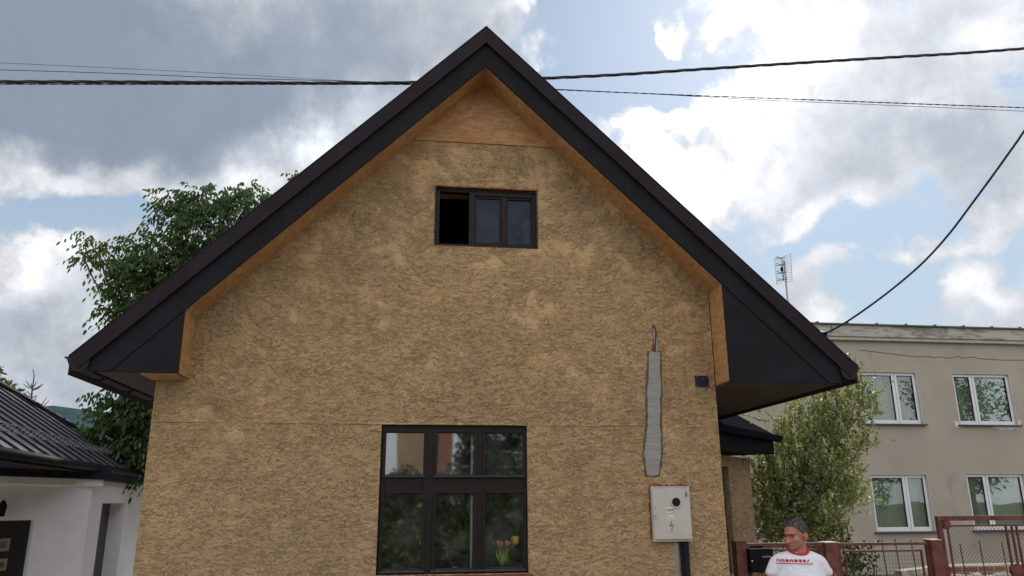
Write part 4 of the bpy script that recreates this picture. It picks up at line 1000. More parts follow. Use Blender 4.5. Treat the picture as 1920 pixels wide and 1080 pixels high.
Pb, Od = blob_points(abl, 9500, .35)
# gather leaves on short twigs so that clumps and gaps appear
nT = 2600; rr_i = npr.integers(0, len(Pb), nT); tw = Pb[rr_i]; tdir = Od[rr_i] * .6 + np.array([0, 0, .8]) + rdir(nT) * .6; tdir /= np.linalg.norm(tdir, axis=1, keepdims=True)
tl = npr.uniform(.12, .38, nT); K_ = 16
tt = npr.uniform(0, 1, (nT, K_)); bp_ = (tw[:, None, :] + tdir[:, None, :] * (tl[:, None] * tt)[:, :, None]).reshape(-1, 3)
# long upright shoots standing out of the crown
shoots = []
for (px, py, qx, qy) in [(1590, 760, 1592, 660), (1604, 760, 1618, 690), (1570, 760, 1562, 700), (1625, 760, 1650, 735), (1540, 780, 1520, 735), (1520, 790, 1492, 752), (1610, 740, 1602, 675), (1600, 830, 1648, 838), (1590, 870, 1625, 885), (1560, 780, 1545, 720), (1500, 800, 1470, 768), (1470, 800, 1425, 765), (1440, 790, 1395, 778), (1620, 780, 1655, 770), (1600, 900, 1640, 905), (1600, 930, 1625, 925)]:
    a, b = atY(px, py, AY), atY(qx, qy, AY + .1); shoots.append((a, b))
    for i in range(34):
        t = rng.random() ** .8; bp_ = np.vstack([bp_, np.array(a.lerp(b, t)) + npr.normal(size=3) * .018])
nL = len(bp_); da = rdir(nL) + np.array([0, 0, .2]); da /= np.linalg.norm(da, axis=1, keepdims=True); ll = npr.uniform(.035, .062, nL)
sv = np.cross(da, rdir(nL)); sv /= np.linalg.norm(sv, axis=1, keepdims=True) + 1e-6
leaves('crown', (bp_ - np.array(AT.location), da * ll[:, None], sv * (ll * .27)[:, None]), 'appleleaf', AT)
tm = MB(); O_ = Vector(AT.location)
limb(tm, (0, 0, -.05), (.0, 0, 1.5), .11, .09, 2, 5, .05); f0 = Vector((0, 0, 1.45))
for i, (px, py, r0) in enumerate([(1408, 868, .05), (1440, 830, .02), (1500, 770, .03), (1540, 740, .035), (1590, 700, .03), (1620, 760, .03), (1600, 830, .025), (1560, 880, .03), (1460, 800, .025), (1520, 860, .04), (1640, 805, .018), (1630, 870, .015), (1420, 800, .02)]):
    limb(tm, f0, atY(px, py, AY) - O_, r0, .006, i + 9, 7, .12)
for a, b in shoots: limb(tm, a - O_, b - O_, .008, .003, 3, 5, .05)
tm.build('trunk', 'bark', AT, smooth=True)

# deciduous tree and spruce behind the bungalow
FT = empty('far_tree', (atY(-30, 760, 40).x, 40, 0)); tag(FT, 'pale green leafy tree just visible over the bungalow roof at the left edge', 'tree')
def fb(px, py, rp, Y=40): c = atY(px, py, Y); r = rp / 1440 * Y; return (tuple(c), (r, r, r))
fbl = [fb(-10, 700, 16), fb(5, 725, 16), fb(-40, 760, 60), fb(25, 735, 16), fb(35, 750, 12), fb(-60, 700, 40), fb(10, 770, 40), fb(30, 800, 40), fb(-40, 850, 70)]
Pb, Od = blob_points(fbl, 420, .5); nL = len(Pb); da = rdir(nL); sv = np.cross(da, rdir(nL)); sv /= np.linalg.norm(sv, axis=1, keepdims=True) + 1e-6; ll = npr.uniform(.16, .30, nL)
leaves('crown', (Pb - np.array(FT.location), da * ll[:, None], sv * (ll * .3)[:, None]), 'farleaf', FT)
tm = MB(); limb(tm, (0, 0, 0), atY(-20, 760, 40) - Vector(FT.location), .3, .1, 1); limb(tm, atY(-20, 780, 40) - Vector(FT.location), atY(25, 740, 40) - Vector(FT.location), .1, .03, 2); tm.build('trunk', 'bark', FT, smooth=True)
SP = empty('spruce_tree', (atY(60, 800, 30).x, 30, 0)); tag(SP, 'thin sparse spruce top with bare upturned twigs above the bungalow roof', 'spruce tree')
O_ = Vector(SP.location); topp = atY(62, 692, 30) - O_
tm = MB(); tr_pts = [(0, 0, 0), Vector((0, 0, 2)), atY(57, 780, 30) - O_, atY(60, 735, 30) - O_, atY(64, 705, 30) - O_, topp]; tm.tube(tr_pts, [.16, .13, .05, .028, .02, .012], 7); tm.build('trunk', 'bark', SP, smooth=True)
nd = MB(); rr = random.Random(21)
def twig(a, b, r=.018):
    a, b = Vector(a), Vector(b); mid = a.lerp(b, .5) + Vector((0, 0, -.10 * (b - a).length)); nd.tube([a, mid, b], [r, r * 1.15, r * .5], 5)
def sp(px, py, dy=0): return atY(px, py, 30 + dy) - O_
for (a, b) in [((60, 729), (43, 719)), ((61, 728), (49, 714)), ((62, 730), (80, 719)), ((61, 732), (81, 721)), ((61, 727), (69, 715)), ((60, 727), (58, 718)), ((60, 744), (47, 739)), ((60, 741), (51, 733)), ((59, 746), (68, 741)), ((59, 750), (48, 748)), ((62, 757), (69, 741)), ((58, 755), (66, 757)), ((57, 760), (47, 754)), ((70, 765), (88, 745)), ((72, 767), (92, 751)), ((66, 764), (80, 762)), ((75, 770), (84, 768)), ((60, 765), (50, 764)), ((62, 768), (72, 758)), ((90, 783), (102, 769)), ((88, 785), (95, 778)), ((115, 800), (126, 801))]:
    twig(sp(*a), sp(*b))
for k_ in range(90):
    z_t = rr.random(); cz = topp.z - 1.75 - z_t * 3.2; rad = .45 + z_t * 1.4; th_ = rr.uniform(0, math.tau)
    bx = (sp(57, 780)).x * max(0, 1 - z_t); a = Vector((bx, 0, cz)); b = a + Vector((math.cos(th_) * rad, math.sin(th_) * rad, rr.uniform(-.05, .22)))
    twig(a, b, .016)
    for q in range(3):
        t = rr.uniform(.35, .9); c = a.lerp(b, t); twig(c, c + Vector((rr.uniform(-.2, .2), rr.uniform(-.2, .2), rr.uniform(.0, .18))), .012)
nd.build('crown', 'needle', SP)

# ================================================================== fence line
FV = .25
def fp(px, py, v=FV): return hl(px, py, v)
def zpost(name, label, px0, px1, pytop, cap):
    E_ = hframe(name); tag(E_, label, 'fence post', 'fence posts'); a, b = fp(px0, pytop + 20), fp(px1, pytop + 20); zt = fp((px0 + px1) / 2, pytop).z
    d = (b.x - a.x)
    MB().box(a.x, b.x, FV - d / 2, FV + d / 2, 0, zt).build('post', 'fence_red', E_, bevel=.004)
    MB().prism([(a.x - .004, FV - d / 2 - .004, zt + .0005), (b.x + .004, FV - d / 2 - .004, zt + .0005), (b.x + .004, FV + d / 2 + .004, zt + .0005), (a.x - .004, FV + d / 2 + .004, zt + .0005)], (0, 0, .012)).build('post_cap', cap, E_, bevel=.004)
    return E_
zpost('fence_post', 'red brown steel post standing against the plaster house corner', 1377, 1396, 1017, 'fence_red')
zpost('fence_post', 'red brown steel post just to the right of the man in the white shirt', 1543, 1566, 1018, 'fence_cap')
zpost('fence_post', 'red brown steel post between the low gate and the tall mesh gate', 1741, 1761, 1013, 'fence_cap')
def mesh_wires(mb, x0, x1, z0, z1, y, pitch, diamond=True, r=.0016):
    if diamond:
        L_ = z1 - z0; n = int((x1 - x0 + L_) / pitch) + 1
        for i in range(n):
            for s_ in (1, -1):
                a = x0 - L_ + i * pitch if s_ > 0 else x0 + i * pitch
                # line from (a, z0) to (a + s*L, z1), clipped
                t0, t1 = 0, 1; xa, xb = a, a + s_ * L_
                lo, hi = sorted(((x0 - xa) / (xb - xa), (x1 - xa) / (xb - xa))); t0 = max(t0, lo); t1 = min(t1, hi)
                if t1 - t0 < .01: continue
                p = Vector((xa + (xb - xa) * t0, y + .002 * s_, z0 + L_ * t0)); q = Vector((xa + (xb - xa) * t1, y + .002 * s_, z0 + L_ * t1)); mb.tube([p, q], r, 4, False)
    else:
        n = int((x1 - x0) / pitch)
        for i in range(1, n): mb.tube([(x0 + i * pitch, y, z0), (x0 + i * pitch, y, z1)], r, 4, False)
        n = int((z1 - z0) / pitch)
        for i in range(1, n): mb.tube([(x0, y + .003, z0 + i * pitch), (x1, y + .003, z0 + i * pitch)], r, 4, False)
def gate(name, label, outer, inner, ro, ri, discs=(), diamond=True, pitch=.05, cat='gate', wr=.0016, extra=()):
    E_ = hframe(name); tag(E_, label, cat); x0, x1, zt = outer; g = MB(); y = FV; zb = .12
    g.box(x0, x1, y - ro, y + ro, zt - 2 * ro, zt); g.box(x0, x0 + 2 * ro, y - ro + .001, y + ro - .001, zb, zt - 2 * ro); g.box(x1 - 2 * ro, x1, y - ro + .001, y + ro - .001, zb, zt - 2 * ro); g.box(x0 + 2 * ro, x1 - 2 * ro, y - ro + .001, y + ro - .001, zb, zb + 2 * ro)
    g.build('frame', 'fence_red', E_, bevel=.003)
    a, b, c = inner; g = MB(); g.box(a, b, y - ri, y + ri, c - 2 * ri, c); g.box(a, a + 2 * ri, y - ri + .001, y + ri - .001, zb + .06, c - 2 * ri); g.box(b - 2 * ri, b, y - ri + .001, y + ri - .001, zb + .06, c - 2 * ri); g.box(a + 2 * ri, b - 2 * ri, y - ri + .001, y + ri - .001, zb + .06, zb + .06 + 2 * ri)
    for e in extra: g.box(e - ri, e + ri, y - ri - .001, y + ri + .001, zb + .07 + 2 * ri, c - 2 * ri - .001)
    g.build('inner_frame', 'fence_red', E_, bevel=.002)
    w = MB(); mesh_wires(w, a + 2 * ri, b - 2 * ri, zb + .09, c - 2 * ri, y, pitch, diamond, wr); w.build('wire_mesh', 'wire', E_, recalc=False)
    for (dx, dz, r) in discs: disc(MB(), dx, dz, r, y - .02, y + .02, 18).build('disc', 'fence_red', E_, bevel=.002)
    return E_
gate('garden_gate', 'red brown mesh gate behind the man, carrying a black letter box', (fp(1397, 1020).x, fp(1542, 1020).x, fp(1440, 1018).z), (fp(1402, 1034).x, fp(1536, 1034).x, fp(1450, 1030).z), .021, .009, [(fp(1398, 1041).x + .02, fp(1398, 1041).z, .055)], wr=.0022)
gate('mesh_fence', 'low red brown fence panel with fine square mesh right of the man', (fp(1569, 1020).x, fp(1740, 1020).x, fp(1650, 1017).z), (fp(1582, 1034).x, fp(1729, 1034).x, fp(1650, 1031).z), .014, .010, diamond=False, pitch=.035, cat='fence', wr=.0013)
ti = fp(1774, 983); z3 = fp(1800, 967).z; z4 = fp(1800, 984).z
gate('vehicle_gate', 'tall red brown gate leaf with diamond mesh at the right edge', (fp(1759, 1000).x, fp(2250, 1000).x, z3), (ti.x, fp(2220, 1000).x, z4), .024, .009, [(ti.x - .005, z4 + .004, .045), (fp(1906, 1070).x, fp(1906, 1070).z, .07)], extra=[fp(1886, 990).x, fp(1897, 990).x, fp(1906, 990).x], pitch=.042)
LBX = hframe('letter_box'); tag(LBX, 'black metal letter box hanging on the gate beside the man', 'letter box')
A, Bq = fp(1405, 1029, FV - .12), fp(1452, 1073, FV - .12)
bx = MB().box(A.x, Bq.x, FV - .13, FV - .03, Bq.z, A.z).build('box', 'mailbox', LBX, bevel=.008)
c = fp(1411, 1052, FV - .14); disc(MB(), c.x, c.z, .009, FV - .137, FV - .131, 12).build('lock', 'screw', LBX)
c = fp(1438, 1044, FV - .14); MB().box(c.x - .045, c.x + .05, FV - .134, FV - .1305, c.z - .008, c.z + .008).build('slot_flap', 'cabinet_dark', LBX, bevel=.002)
MB().box(A.x + .05, Bq.x - .05, FV - .029, FV - .022, A.z - .06, A.z + .02).build('hanger', 'mailbox', LBX)
# brick edging with pale stones, plant stakes and a low shrub behind the fence
BW = hframe('brick_edging'); tag(BW, 'low broken brick edging wall seen through the mesh gate', 'low wall')
bv = 3.2; a, b = hl(1782, 1062, bv), hl(1884, 1062, bv); MB().box(a.x, b.x, bv, bv + .25, 0, a.z).build('brickwork', 'brick', BW)
st = MB(); rr = random.Random(2)
for i in range(16):
    x = a.x + (b.x - a.x) * i / 15; st.ell((x, bv - .12, hl(1820, 1078, bv).z - .02 + rr.uniform(-.03, .02)), (rr.uniform(.05, .12), .07, rr.uniform(.03, .05)), 9, 6, lambda d: 1 + .15 * math.sin(d.x * 7 + i))
st.build('stones', 'stone', BW, smooth=False)
GW = hframe('garden_wall'); tag(GW, 'low pale concrete garden wall behind the fence panel and gate', 'low wall'); bv2 = 3.6
a, b = hl(1690, 1064, bv2), hl(2300, 1064, bv2); MB().prism([(a.x, bv2, 0), (b.x, bv2, 0), (b.x, bv2, a.z + .03), (a.x + 1, bv2, a.z + .02), (a.x + .5, bv2, a.z), (a.x, bv2, a.z - .05)], (0, .2, 0)).build('coping', 'stone', GW, bevel=.01)
stk = [(1588, 1010, 985, 'tallest thin stake, beside the shrub near the pale wall'), (1653, 1075, 1012, 'first thin stake left in the fine mesh panel'), (1678, 1078, 1010, 'second thin stake behind the fine mesh panel'), (1708, 1078, 1012, 'thin stake near the right end of the fine mesh panel'), (1800, 1060, 1020, 'leftmost thin stake behind the tall mesh gate'), (1836, 1058, 1014, 'middle thin stake behind the tall mesh gate'), (1878, 1056, 1016, 'rightmost thin stake behind the tall mesh gate')]
for i, (px, _, pt, lab) in enumerate(stk):
    E_ = hframe('plant_stake'); tag(E_, lab, 'plant stake', 'plant stakes behind the fence'); t_ = hl(px, pt, 2.4); MB().tube([(t_.x + .04, 2.4, 0), (t_.x, 2.4, t_.z)], .008, 5).build('rod', 'wire', E_)
SHY = 9.6
SB = empty('garden_shrub', (atY(1605, 1040, SHY).x, SHY, 0)); tag(SB, 'small dark shrub behind the left part of the fine mesh panel', 'shrub')
def sb_(px, py, rp): c = atY(px, py, SHY); r = rp / 1440 * SHY; return (tuple(c), (r, r, r * .7))
Pb, Od = blob_points([sb_(1600, 1030, 22), sb_(1625, 1030, 20), sb_(1590, 1015, 8), sb_(1612, 1050, 30), sb_(1590, 1060, 24), sb_(1640, 1045, 12), sb_(1610, 1080, 40)], 2600, .4)
nL = len(Pb); da = rdir(nL); sv = np.cross(da, rdir(nL)); sv /= np.linalg.norm(sv, axis=1, keepdims=True) + 1e-6; ll = npr.uniform(.03, .06, nL)
leaves('leaves', (Pb - np.array(SB.location), da * ll[:, None], sv * (ll * .32)[:, None]), 'shrubleaf', SB)
tm = MB()
for i in range(6): limb(tm, (0, 0, 0), (rng.uniform(-.2, .25), rng.uniform(-.1, .1), 1.15), .012, .004, i)
tm.build('stem', 'bark', SB)

# ================================================================== the man
PY = 6.2
PE = empty('person', (atY(1493, 1000, PY).x, PY, 0), 0); tag(PE, 'grey haired man in a white t-shirt with red trim standing before the gate, looking left', 'person')
def skinned(pts, edges, radii, name='', sub=0):
    """limbs as chains of overlapping ellipsoids; a voxel remesh then fuses them into one skin"""
    mb = MB(); rad = [r if isinstance(r, tuple) else (r, r) for r in radii]
    for a, b in edges:
        pa, pb = Vector(pts[a]), Vector(pts[b]); ra, rb = rad[a], rad[b]; L_ = (pb - pa).length
        n = max(2, int(L_ / (min(min(ra), min(rb)) * .30)) + 1)
        for i in range(n + 1):
            t = i / n; p = pa.lerp(pb, t); rx = ra[0] + (rb[0] - ra[0]) * t; ry = ra[1] + (rb[1] - ra[1]) * t
            mb.ell(p, (rx, ry, min(rx, ry) * (.8 if max(rx, ry) > .07 else 1)), 16, 10)
    return mb.v, mb.f
def fuse(o, voxel, smooth, disp=None):
    m_ = o.modifiers.new('r', 'REMESH'); m_.mode = 'VOXEL'; m_.voxel_size = voxel; m_.use_smooth_shade = True
    m_ = o.modifiers.new('s', 'SMOOTH'); m_.iterations = smooth; m_.factor = .5
    if disp:
        tx_ = bpy.data.textures.new('folds', 'CLOUDS'); tx_.noise_scale = disp[0]; m_ = o.modifiers.new('d', 'DISPLACE'); m_.texture = tx_; m_.strength = disp[1]; m_.mid_level = .5
    dg = bpy.context.evaluated_depsgraph_get(); me = bpy.data.meshes.new_from_object(o.evaluated_get(dg)); o.modifiers.clear(); o.data = me
    me.polygons.foreach_set('use_smooth', [True] * len(me.polygons)); return o
HZ = 1.735                                  # top of the head
cm = Vector((-.02, .0, 0))
# body: torso, arms, legs (skeleton rooted at the pelvis)
sk_p = [(0, .02, .95), (0, .01, 1.12), (0, .0, 1.28), (0, .012, 1.41), (0, .025, 1.485), (-.004, .015, 1.53), (-.012, .005, 1.57)]
sk_e = [(0, 1), (1, 2), (2, 3), (3, 4), (4, 5), (5, 6)]
sk_r = [(.155, .12), (.150, .13), (.160, .135), (.130, .095), (.066, .064), (.062, .064), (.062, .062)]
def addv(p, r, par): sk_p.append(p); sk_r.append(r); sk_e.append((par, len(sk_p) - 1)); return len(sk_p) - 1
hands = []
for s_ in (-1, 1):
    sh_ = addv((s_ * .140, .02, 1.425), (.044, .048), 3); u1 = addv((s_ * .202, .02, 1.31), .050, sh_); e1 = addv((s_ * .268, .035, 1.12), .043, u1); w1 = addv((s_ * .285, -.03, .88), .028, e1)
    hands.append((s_, Vector((s_ * .285, -.03, .88))))
    h1 = addv((s_ * .09, .02, .84), (.085, .085), 0); k1 = addv((s_ * .10, .0, .48), .060, h1); a1 = addv((s_ * .11, .03, .10), .042, k1)
bv_, bf_ = skinned(sk_p, sk_e, sk_r, 'sk')
body = MB(); body.add(bv_, bf_)
# hands: palm plus five separate fingers
for s_, w in hands:
    pv = []; ps_ = [tuple(w + Vector((0, 0, .02))), tuple(w + Vector((s_ * .003, -.008, -.04))), tuple(w + Vector((s_ * .004, -.014, -.085)))]
    v, f = skinned(ps_, [(0, 1), (1, 2)], [(.024, .03), (.016, .040), (.013, .038)], 'palm'); body.add(v, f)
    for i, (dy, L_) in enumerate(((.030, .068), (.010, .078), (-.010, .074), (-.030, .058))):
        b0 = w + Vector((s_ * .004, -.014 - dy, -.080)); q = [tuple(b0), tuple(b0 + Vector((-s_ * .006, -.002, -L_ * .42))), tuple(b0 + Vector((-s_ * .020, -.004, -L_ * .75))), tuple(b0 + Vector((-s_ * .036, -.004, -L_ * .98)))]
        v, f = skinned(q, [(0, 1), (1, 2), (2, 3)], [.0095, .009, .0082, .007], 'fg'); body.add(v, f)
    b0 = w + Vector((s_ * .002, -.035, -.030)); q = [tuple(b0), tuple(b0 + Vector((-s_ * .012, -.026, -.028))), tuple(b0 + Vector((-s_ * .026, -.032, -.058)))]
    v, f = skinned(q, [(0, 1), (1, 2)], [.013, .010, .0085], 'th'); body.add(v, f)
# head, turned to the viewer's left and slightly down
hc = Vector((-.016, -.015, HZ - .116)); yaw = R_(-52); Rh = Matrix.Rotation(yaw, 4, 'Z') @ Matrix.Rotation(R_(5), 4, 'X')
hd = MB()
hd.ell((0, .012, .022), (.076, .094, .093), 28, 20)                         # skull
hd.ell((0, -.022, -.040), (.060, .066, .070), 24, 16)                       # face
hd.ell((0, -.040, -.083), (.040, .042, .030), 18, 12)                       # jaw, chin
hd.ell((0, -.068, -.092), (.020, .018, .016), 12, 8)
hd.ell((0, -.098, -.028), (.013, .020, .024), 12, 10); hd.ell((0, -.108, -.042), (.016, .016, .013), 12, 8)   # nose
hd.ell((-.014, -.098, -.046), (.009, .010, .008), 10, 6); hd.ell((.014, -.098, -.046), (.009, .010, .008), 10, 6)
hd.ell((0, -.080, .012), (.052, .016, .012), 16, 8)                         # brow
hd.ell((-.040, -.062, -.030), (.024, .024, .022), 12, 8); hd.ell((.040, -.062, -.030), (.024, .024, .022), 12, 8)   # cheeks
hd.ell((0, -.086, -.066), (.024, .012, .006), 14, 6); hd.ell((0, -.084, -.076), (.021, .012, .006), 14, 6)     # lips
for s_ in (-1, 1): hd.ell((s_ * .079, .012, -.018), (.010, .018, .032), 12, 10); hd.ell((s_ * .084, .016, -.010), (.008, .022, .024), 12, 8)
hd.tube([(0, .02, -.03), (.0, .022, -.10), (0, .02, -.17)], [.056, .056, .062], 18)
def head_xf(mb):
    mb.v = [tuple(hc + (Rh @ Vector(p))) for p in mb.v]; return mb
head_xf(hd); body.add(hd.v, hd.f)
bo_ = body.build('body', 'skin', PE, smooth=True, recalc=False)
fuse(bo_, .0048, 4)
# eyes, brows, mouth line
for s_ in (-1, 1):
    head_xf(MB().ell((s_ * .030, -.074, -.009), (.0125, .0085, .0060), 14, 10)).build('eye', 'eyewhite', PE, smooth=True)
    head_xf(MB().ell((s_ * .030, -.0810, -.009), (.0055, .003, .0050), 10, 8)).build('iris', 'black', PE, smooth=True)
    head_xf(MB().tube([(s_ * .012, -.094, .008), (s_ * .030, -.094, .015), (s_ * .050, -.080, .010)], [.0025, .0038, .002], 6)).build('eyebrow', 'hair', PE, smooth=True)
head_xf(MB().tube([(-.024, -.088, -.070), (0, -.0985, -.0715), (.024, -.088, -.069)], [.0015, .003, .0015], 6)).build('mouth', 'ink', PE, smooth=True)
# hair: cap with short sides and a receding front hairline
hr = MB(); nA, nB = 40, 22; vs = []; fs = []
def hair_low(th):      # lowest polar angle of the hair around the head; front is -y
    f_ = max(0, -math.sin(th)); bk = max(0, math.sin(th)); sd2 = abs(math.cos(th))
    return R_(100 + 26 * bk - 38 * f_ ** .8 + 10 * (sd2 ** 6))
for j in range(nB + 1):
    for i in range(nA):
        th_ = math.tau * i / nA; ph = hair_low(th_) * j / nB; d = Vector((math.sin(ph) * math.cos(th_), math.sin(ph) * math.sin(th_), math.cos(ph)))
        k_ = 1.0 + .05 * (1 - j / nB) + .035 * mnoise.noise(d * 7) + .02 * mnoise.noise(d * 19); tk = 1.075 if j < nB else 1.0
        fr_ = max(0, -d.y) * max(0, d.z) * .12
        vs.append((d.x * .076 * k_ * tk, .012 + d.y * .094 * k_ * tk, .022 + d.z * .093 * (k_ + fr_) * tk))
for j in range(nB):
    for i in range(nA): fs.append((j * nA + i, j * nA + (i + 1) % nA, (j + 1) * nA + (i + 1) % nA, (j + 1) * nA + i))
hr.add(vs, fs); HR = head_xf(hr).build('hair', 'hair', PE, smooth=True)
hv_ = np.array([v for v in hr.v]); ii = npr.integers(0, len(hv_), 2600); hb = hv_[ii]; ho = hb - np.array(hc); ho /= np.linalg.norm(ho, axis=1, keepdims=True)
ha = ho * .55 + npr.normal(size=ho.shape) * .35 + np.array(Rh @ Vector((.25, -.55, .1)))[None, :] * .6; ha /= np.linalg.norm(ha, axis=1, keepdims=True)
hs = np.cross(ha, rdir(len(ha))); hs /= np.linalg.norm(hs, axis=1, keepdims=True) + 1e-6
leaves('hair_strands', (hb - ho * .003, ha * npr.uniform(.010, .022, len(ha))[:, None], hs * .0011), 'hair', HR)
# shirt: torso and sleeves joined into one surface
sp_ = [(0, .02, .90), (0, .01, 1.02), (0, -.01, 1.16), (0, -.008, 1.30), (0, .002, 1.405), (0, .016, 1.458)]
se_ = [(0, 1), (1, 2), (2, 3), (3, 4), (4, 5)]; srr = [(.178, .150), (.182, .160), (.185, .160), (.185, .148), (.152, .118), (.098, .078)]
for s_ in (-1, 1):
    k0 = len(sp_); sp_ += [(s_ * .124, .018, 1.435), (s_ * .162, .020, 1.400), (s_ * .192, .024, 1.345)]; srr += [(.066, .076), (.064, .074), (.062, .074)]; se_ += [(4, k0), (k0, k0 + 1), (k0 + 1, k0 + 2)]
v, f = skinned(sp_, se_, srr, 'shirt_sk'); smb = MB().add(v, f)
sho = smb.build('shirt', 'shirt', PE, smooth=True, recalc=False)
fuse(sho, .008, 14, (.10, .022))
bvh = BVHTree.FromPolygons([v.co for v in sho.data.vertices], [tuple(p.vertices) for p in sho.data.polygons])
def on_shirt(x, z):
    h_ = bvh.ray_cast(Vector((x, -1, z)), Vector((0, 1, 0))); return (h_[0].y if h_[0] else -.12)
# neckline and cuffs
def ringtube(c, nrm, ra, rb, r, n=28, droop=0):
    nrm = Vector(nrm).normalized(); a = Vector((1, 0, 0)) - nrm * nrm.x; a.normalize(); b = nrm.cross(a); pts = [Vector(c) + a * ra * math.cos(math.tau * i / n) + b * rb * math.sin(math.tau * i / n) for i in range(n + 1)]
    return MB().tube(pts, r, 7, False)
nk = ringtube((-.004, -.002, 1.515), (0, -.55, 1), 0.080, .088, .0062); nk.build('neckband', 'shirtred', sho, smooth=True)
nf = MB(); n = 28
nc = Vector((-.004, -.002, 1.513)); nn_ = Vector((0, -.55, 1)).normalized(); a = Vector((1, 0, 0)); b = nn_.cross(a)
ring0 = [nc + a * .082 * math.cos(math.tau * i / n) + b * .086 * math.sin(math.tau * i / n) for i in range(n)]; ring1 = [nc + nn_ * .006 + a * .068 * math.cos(math.tau * i / n) + b * .066 * math.sin(math.tau * i / n) for i in range(n)]
nf.add(ring0 + ring1, [(i, (i + 1) % n, n + (i + 1) % n, n + i) for i in range(n)]); nf.build('neck_lining', 'shirtred', sho, smooth=True)
for s_ in (-1, 1):
    ringtube((s_ * .216, .026, 1.298), (s_ * .62, .05, -1), .060, .070, .006).build('cuff', 'shirtred', sho, smooth=True)
# printed row of blocks, tick and line on the chest
def decal(polys, name, mat):
    mb = MB()
    for P in polys:
        P = [Vector((x, 0, z)) for x, z in P]; cxm = sum((p.x for p in P)) / len(P)
        vs = [(p.x, on_shirt(p.x, p.z) - .003, p.z) for p in P]; mb.prism(vs, (0, -.0012, 0))
    return mb.build(name, mat, sho)
def chest(px, py): 
    d = ray(px, py); t = (PY - .145 - CAM.y) / d.y; p = CAM + d * t; return p.x - PE.location.x, p.z
def cpx(pts): return [chest(*p) for p in pts]
bl = []
for i, kind in enumerate('nnonoso'[:7]):
    x = 1464 + i * 7.35; y0, y1 = 1049.5, 1054.8; w_ = 5.8
    if i == 0: bl += [cpx([(x, y0), (x + w_, y0), (x + w_, y0 + 1), (x, y0 + 1)]), cpx([(x + .6, y0 + 1.8), (x + 2, y0 + 1.8), (x + 1.4, y1), (x, y1)]), cpx([(x + 3, y0 + 1.8), (x + w_, y0 + 1.8), (x + w_, y1), (x + 4.4, y1)])]
    elif kind == 'n': bl += [cpx([(x, y0 + 1), (x + 2, y0), (x + 2, y1), (x, y1)]), cpx([(x + 2, y0), (x + w_, y0 + .8), (x + w_, y0 + 2.4), (x + 2, y0 + 2)]), cpx([(x + 3.8, y0 + 2.2), (x + w_, y0 + 2.4), (x + w_, y1), (x + 4.2, y1)])]
    else: bl += [cpx([(x + 1, y0), (x + w_ - 1, y0), (x + w_, y0 + 1.2), (x + w_ * .5, y0 + 2.3), (x, y0 + 1.2)]), cpx([(x, y0 + 1.4), (x + w_ * .5, y0 + 2.5), (x + w_, y0 + 1.4), (x + w_ - .6, y1 - .4), (x + w_ * .55, y1), (x + .6, y1 - .6)])]
bl.append(cpx([(1515, 1054.6), (1519, 1050), (1522, 1049.6), (1519.5, 1052), (1518, 1054.8)]))
decal(bl, 'chest_print', 'shirtred')
ln_p = []
for i in range(14):
    a_x = 1463.5 + i * 64.5 / 14; ln_p.append(cpx([(a_x, 1057.0), (a_x + 64.5 / 14, 1057.0), (a_x + 64.5 / 14, 1058.3), (a_x, 1058.3)]))
decal(ln_p, 'chest_line', 'shirtred')
# trousers and shoes (below the frame)
tp = [(0, .02, .98), (0, .02, .90)]; te = [(0, 1)]; trd = [(.165, .135), (.165, .13)]
for s_ in (-1, 1):
    k0 = len(tp); tp += [(s_ * .09, .02, .82), (s_ * .10, .0, .48), (s_ * .11, .03, .09)]; trd += [(.095, .098), (.075, .08), (.066, .07)]; te += [(1, k0), (k0, k0 + 1), (k0 + 1, k0 + 2)]
v, f = skinned(tp, te, trd, 'tr'); MB().add(v, f).build('trousers', 'denim', PE, smooth=True, recalc=False)
for s_ in (-1, 1):
    MB().ell((s_ * .115, -.04, .042), (.048, .135, .048), 16, 10, lambda d: 1 if d.z > -.3 else .92).build('shoe', 'shoe', PE, smooth=True)

# ================================================================== across the street (seen only in the window panes)
def brel(u, v): return U * u + V * (DW + v)
def plainhouse(name, label, u0, u1, v, h, mat, ridge=2.2, wins=()):
    E_ = hframe(name); tag(E_, label, 'house'); MB().box(u0, u1, v - 8, v, 0, h).build('wall', mat, E_)
    MB().prism([(u0 - .4, v + .5, h + .001), (u0 - .4, v - 4, h + ridge), (u0 - .4, v - 8.5, h + .001)], (u1 - u0 + .8, 0, 0)).build('roof', 'verge', E_)
    for (a, b, c, d) in wins:
        w = MB().box(a, b, v + .0005, v + .05, c, d).build('window', 'pvc', E_, bevel=.01); MB().box(a + .07, b - .07, v + .0505, v + .056, c + .07, d - .07).build('pane', 'black_glass', w)
plainhouse('beige_house', 'sunlit beige house across the street reflected in the upper window panes', -.22, 1.02, -17.3, 5.6, 'bhouse', 1.0)
plainhouse('terracotta_house', 'terracotta house across the street reflected in the middle upper pane', 1.03, 1.50, -17.0, 6.4, 'bpink', .6)
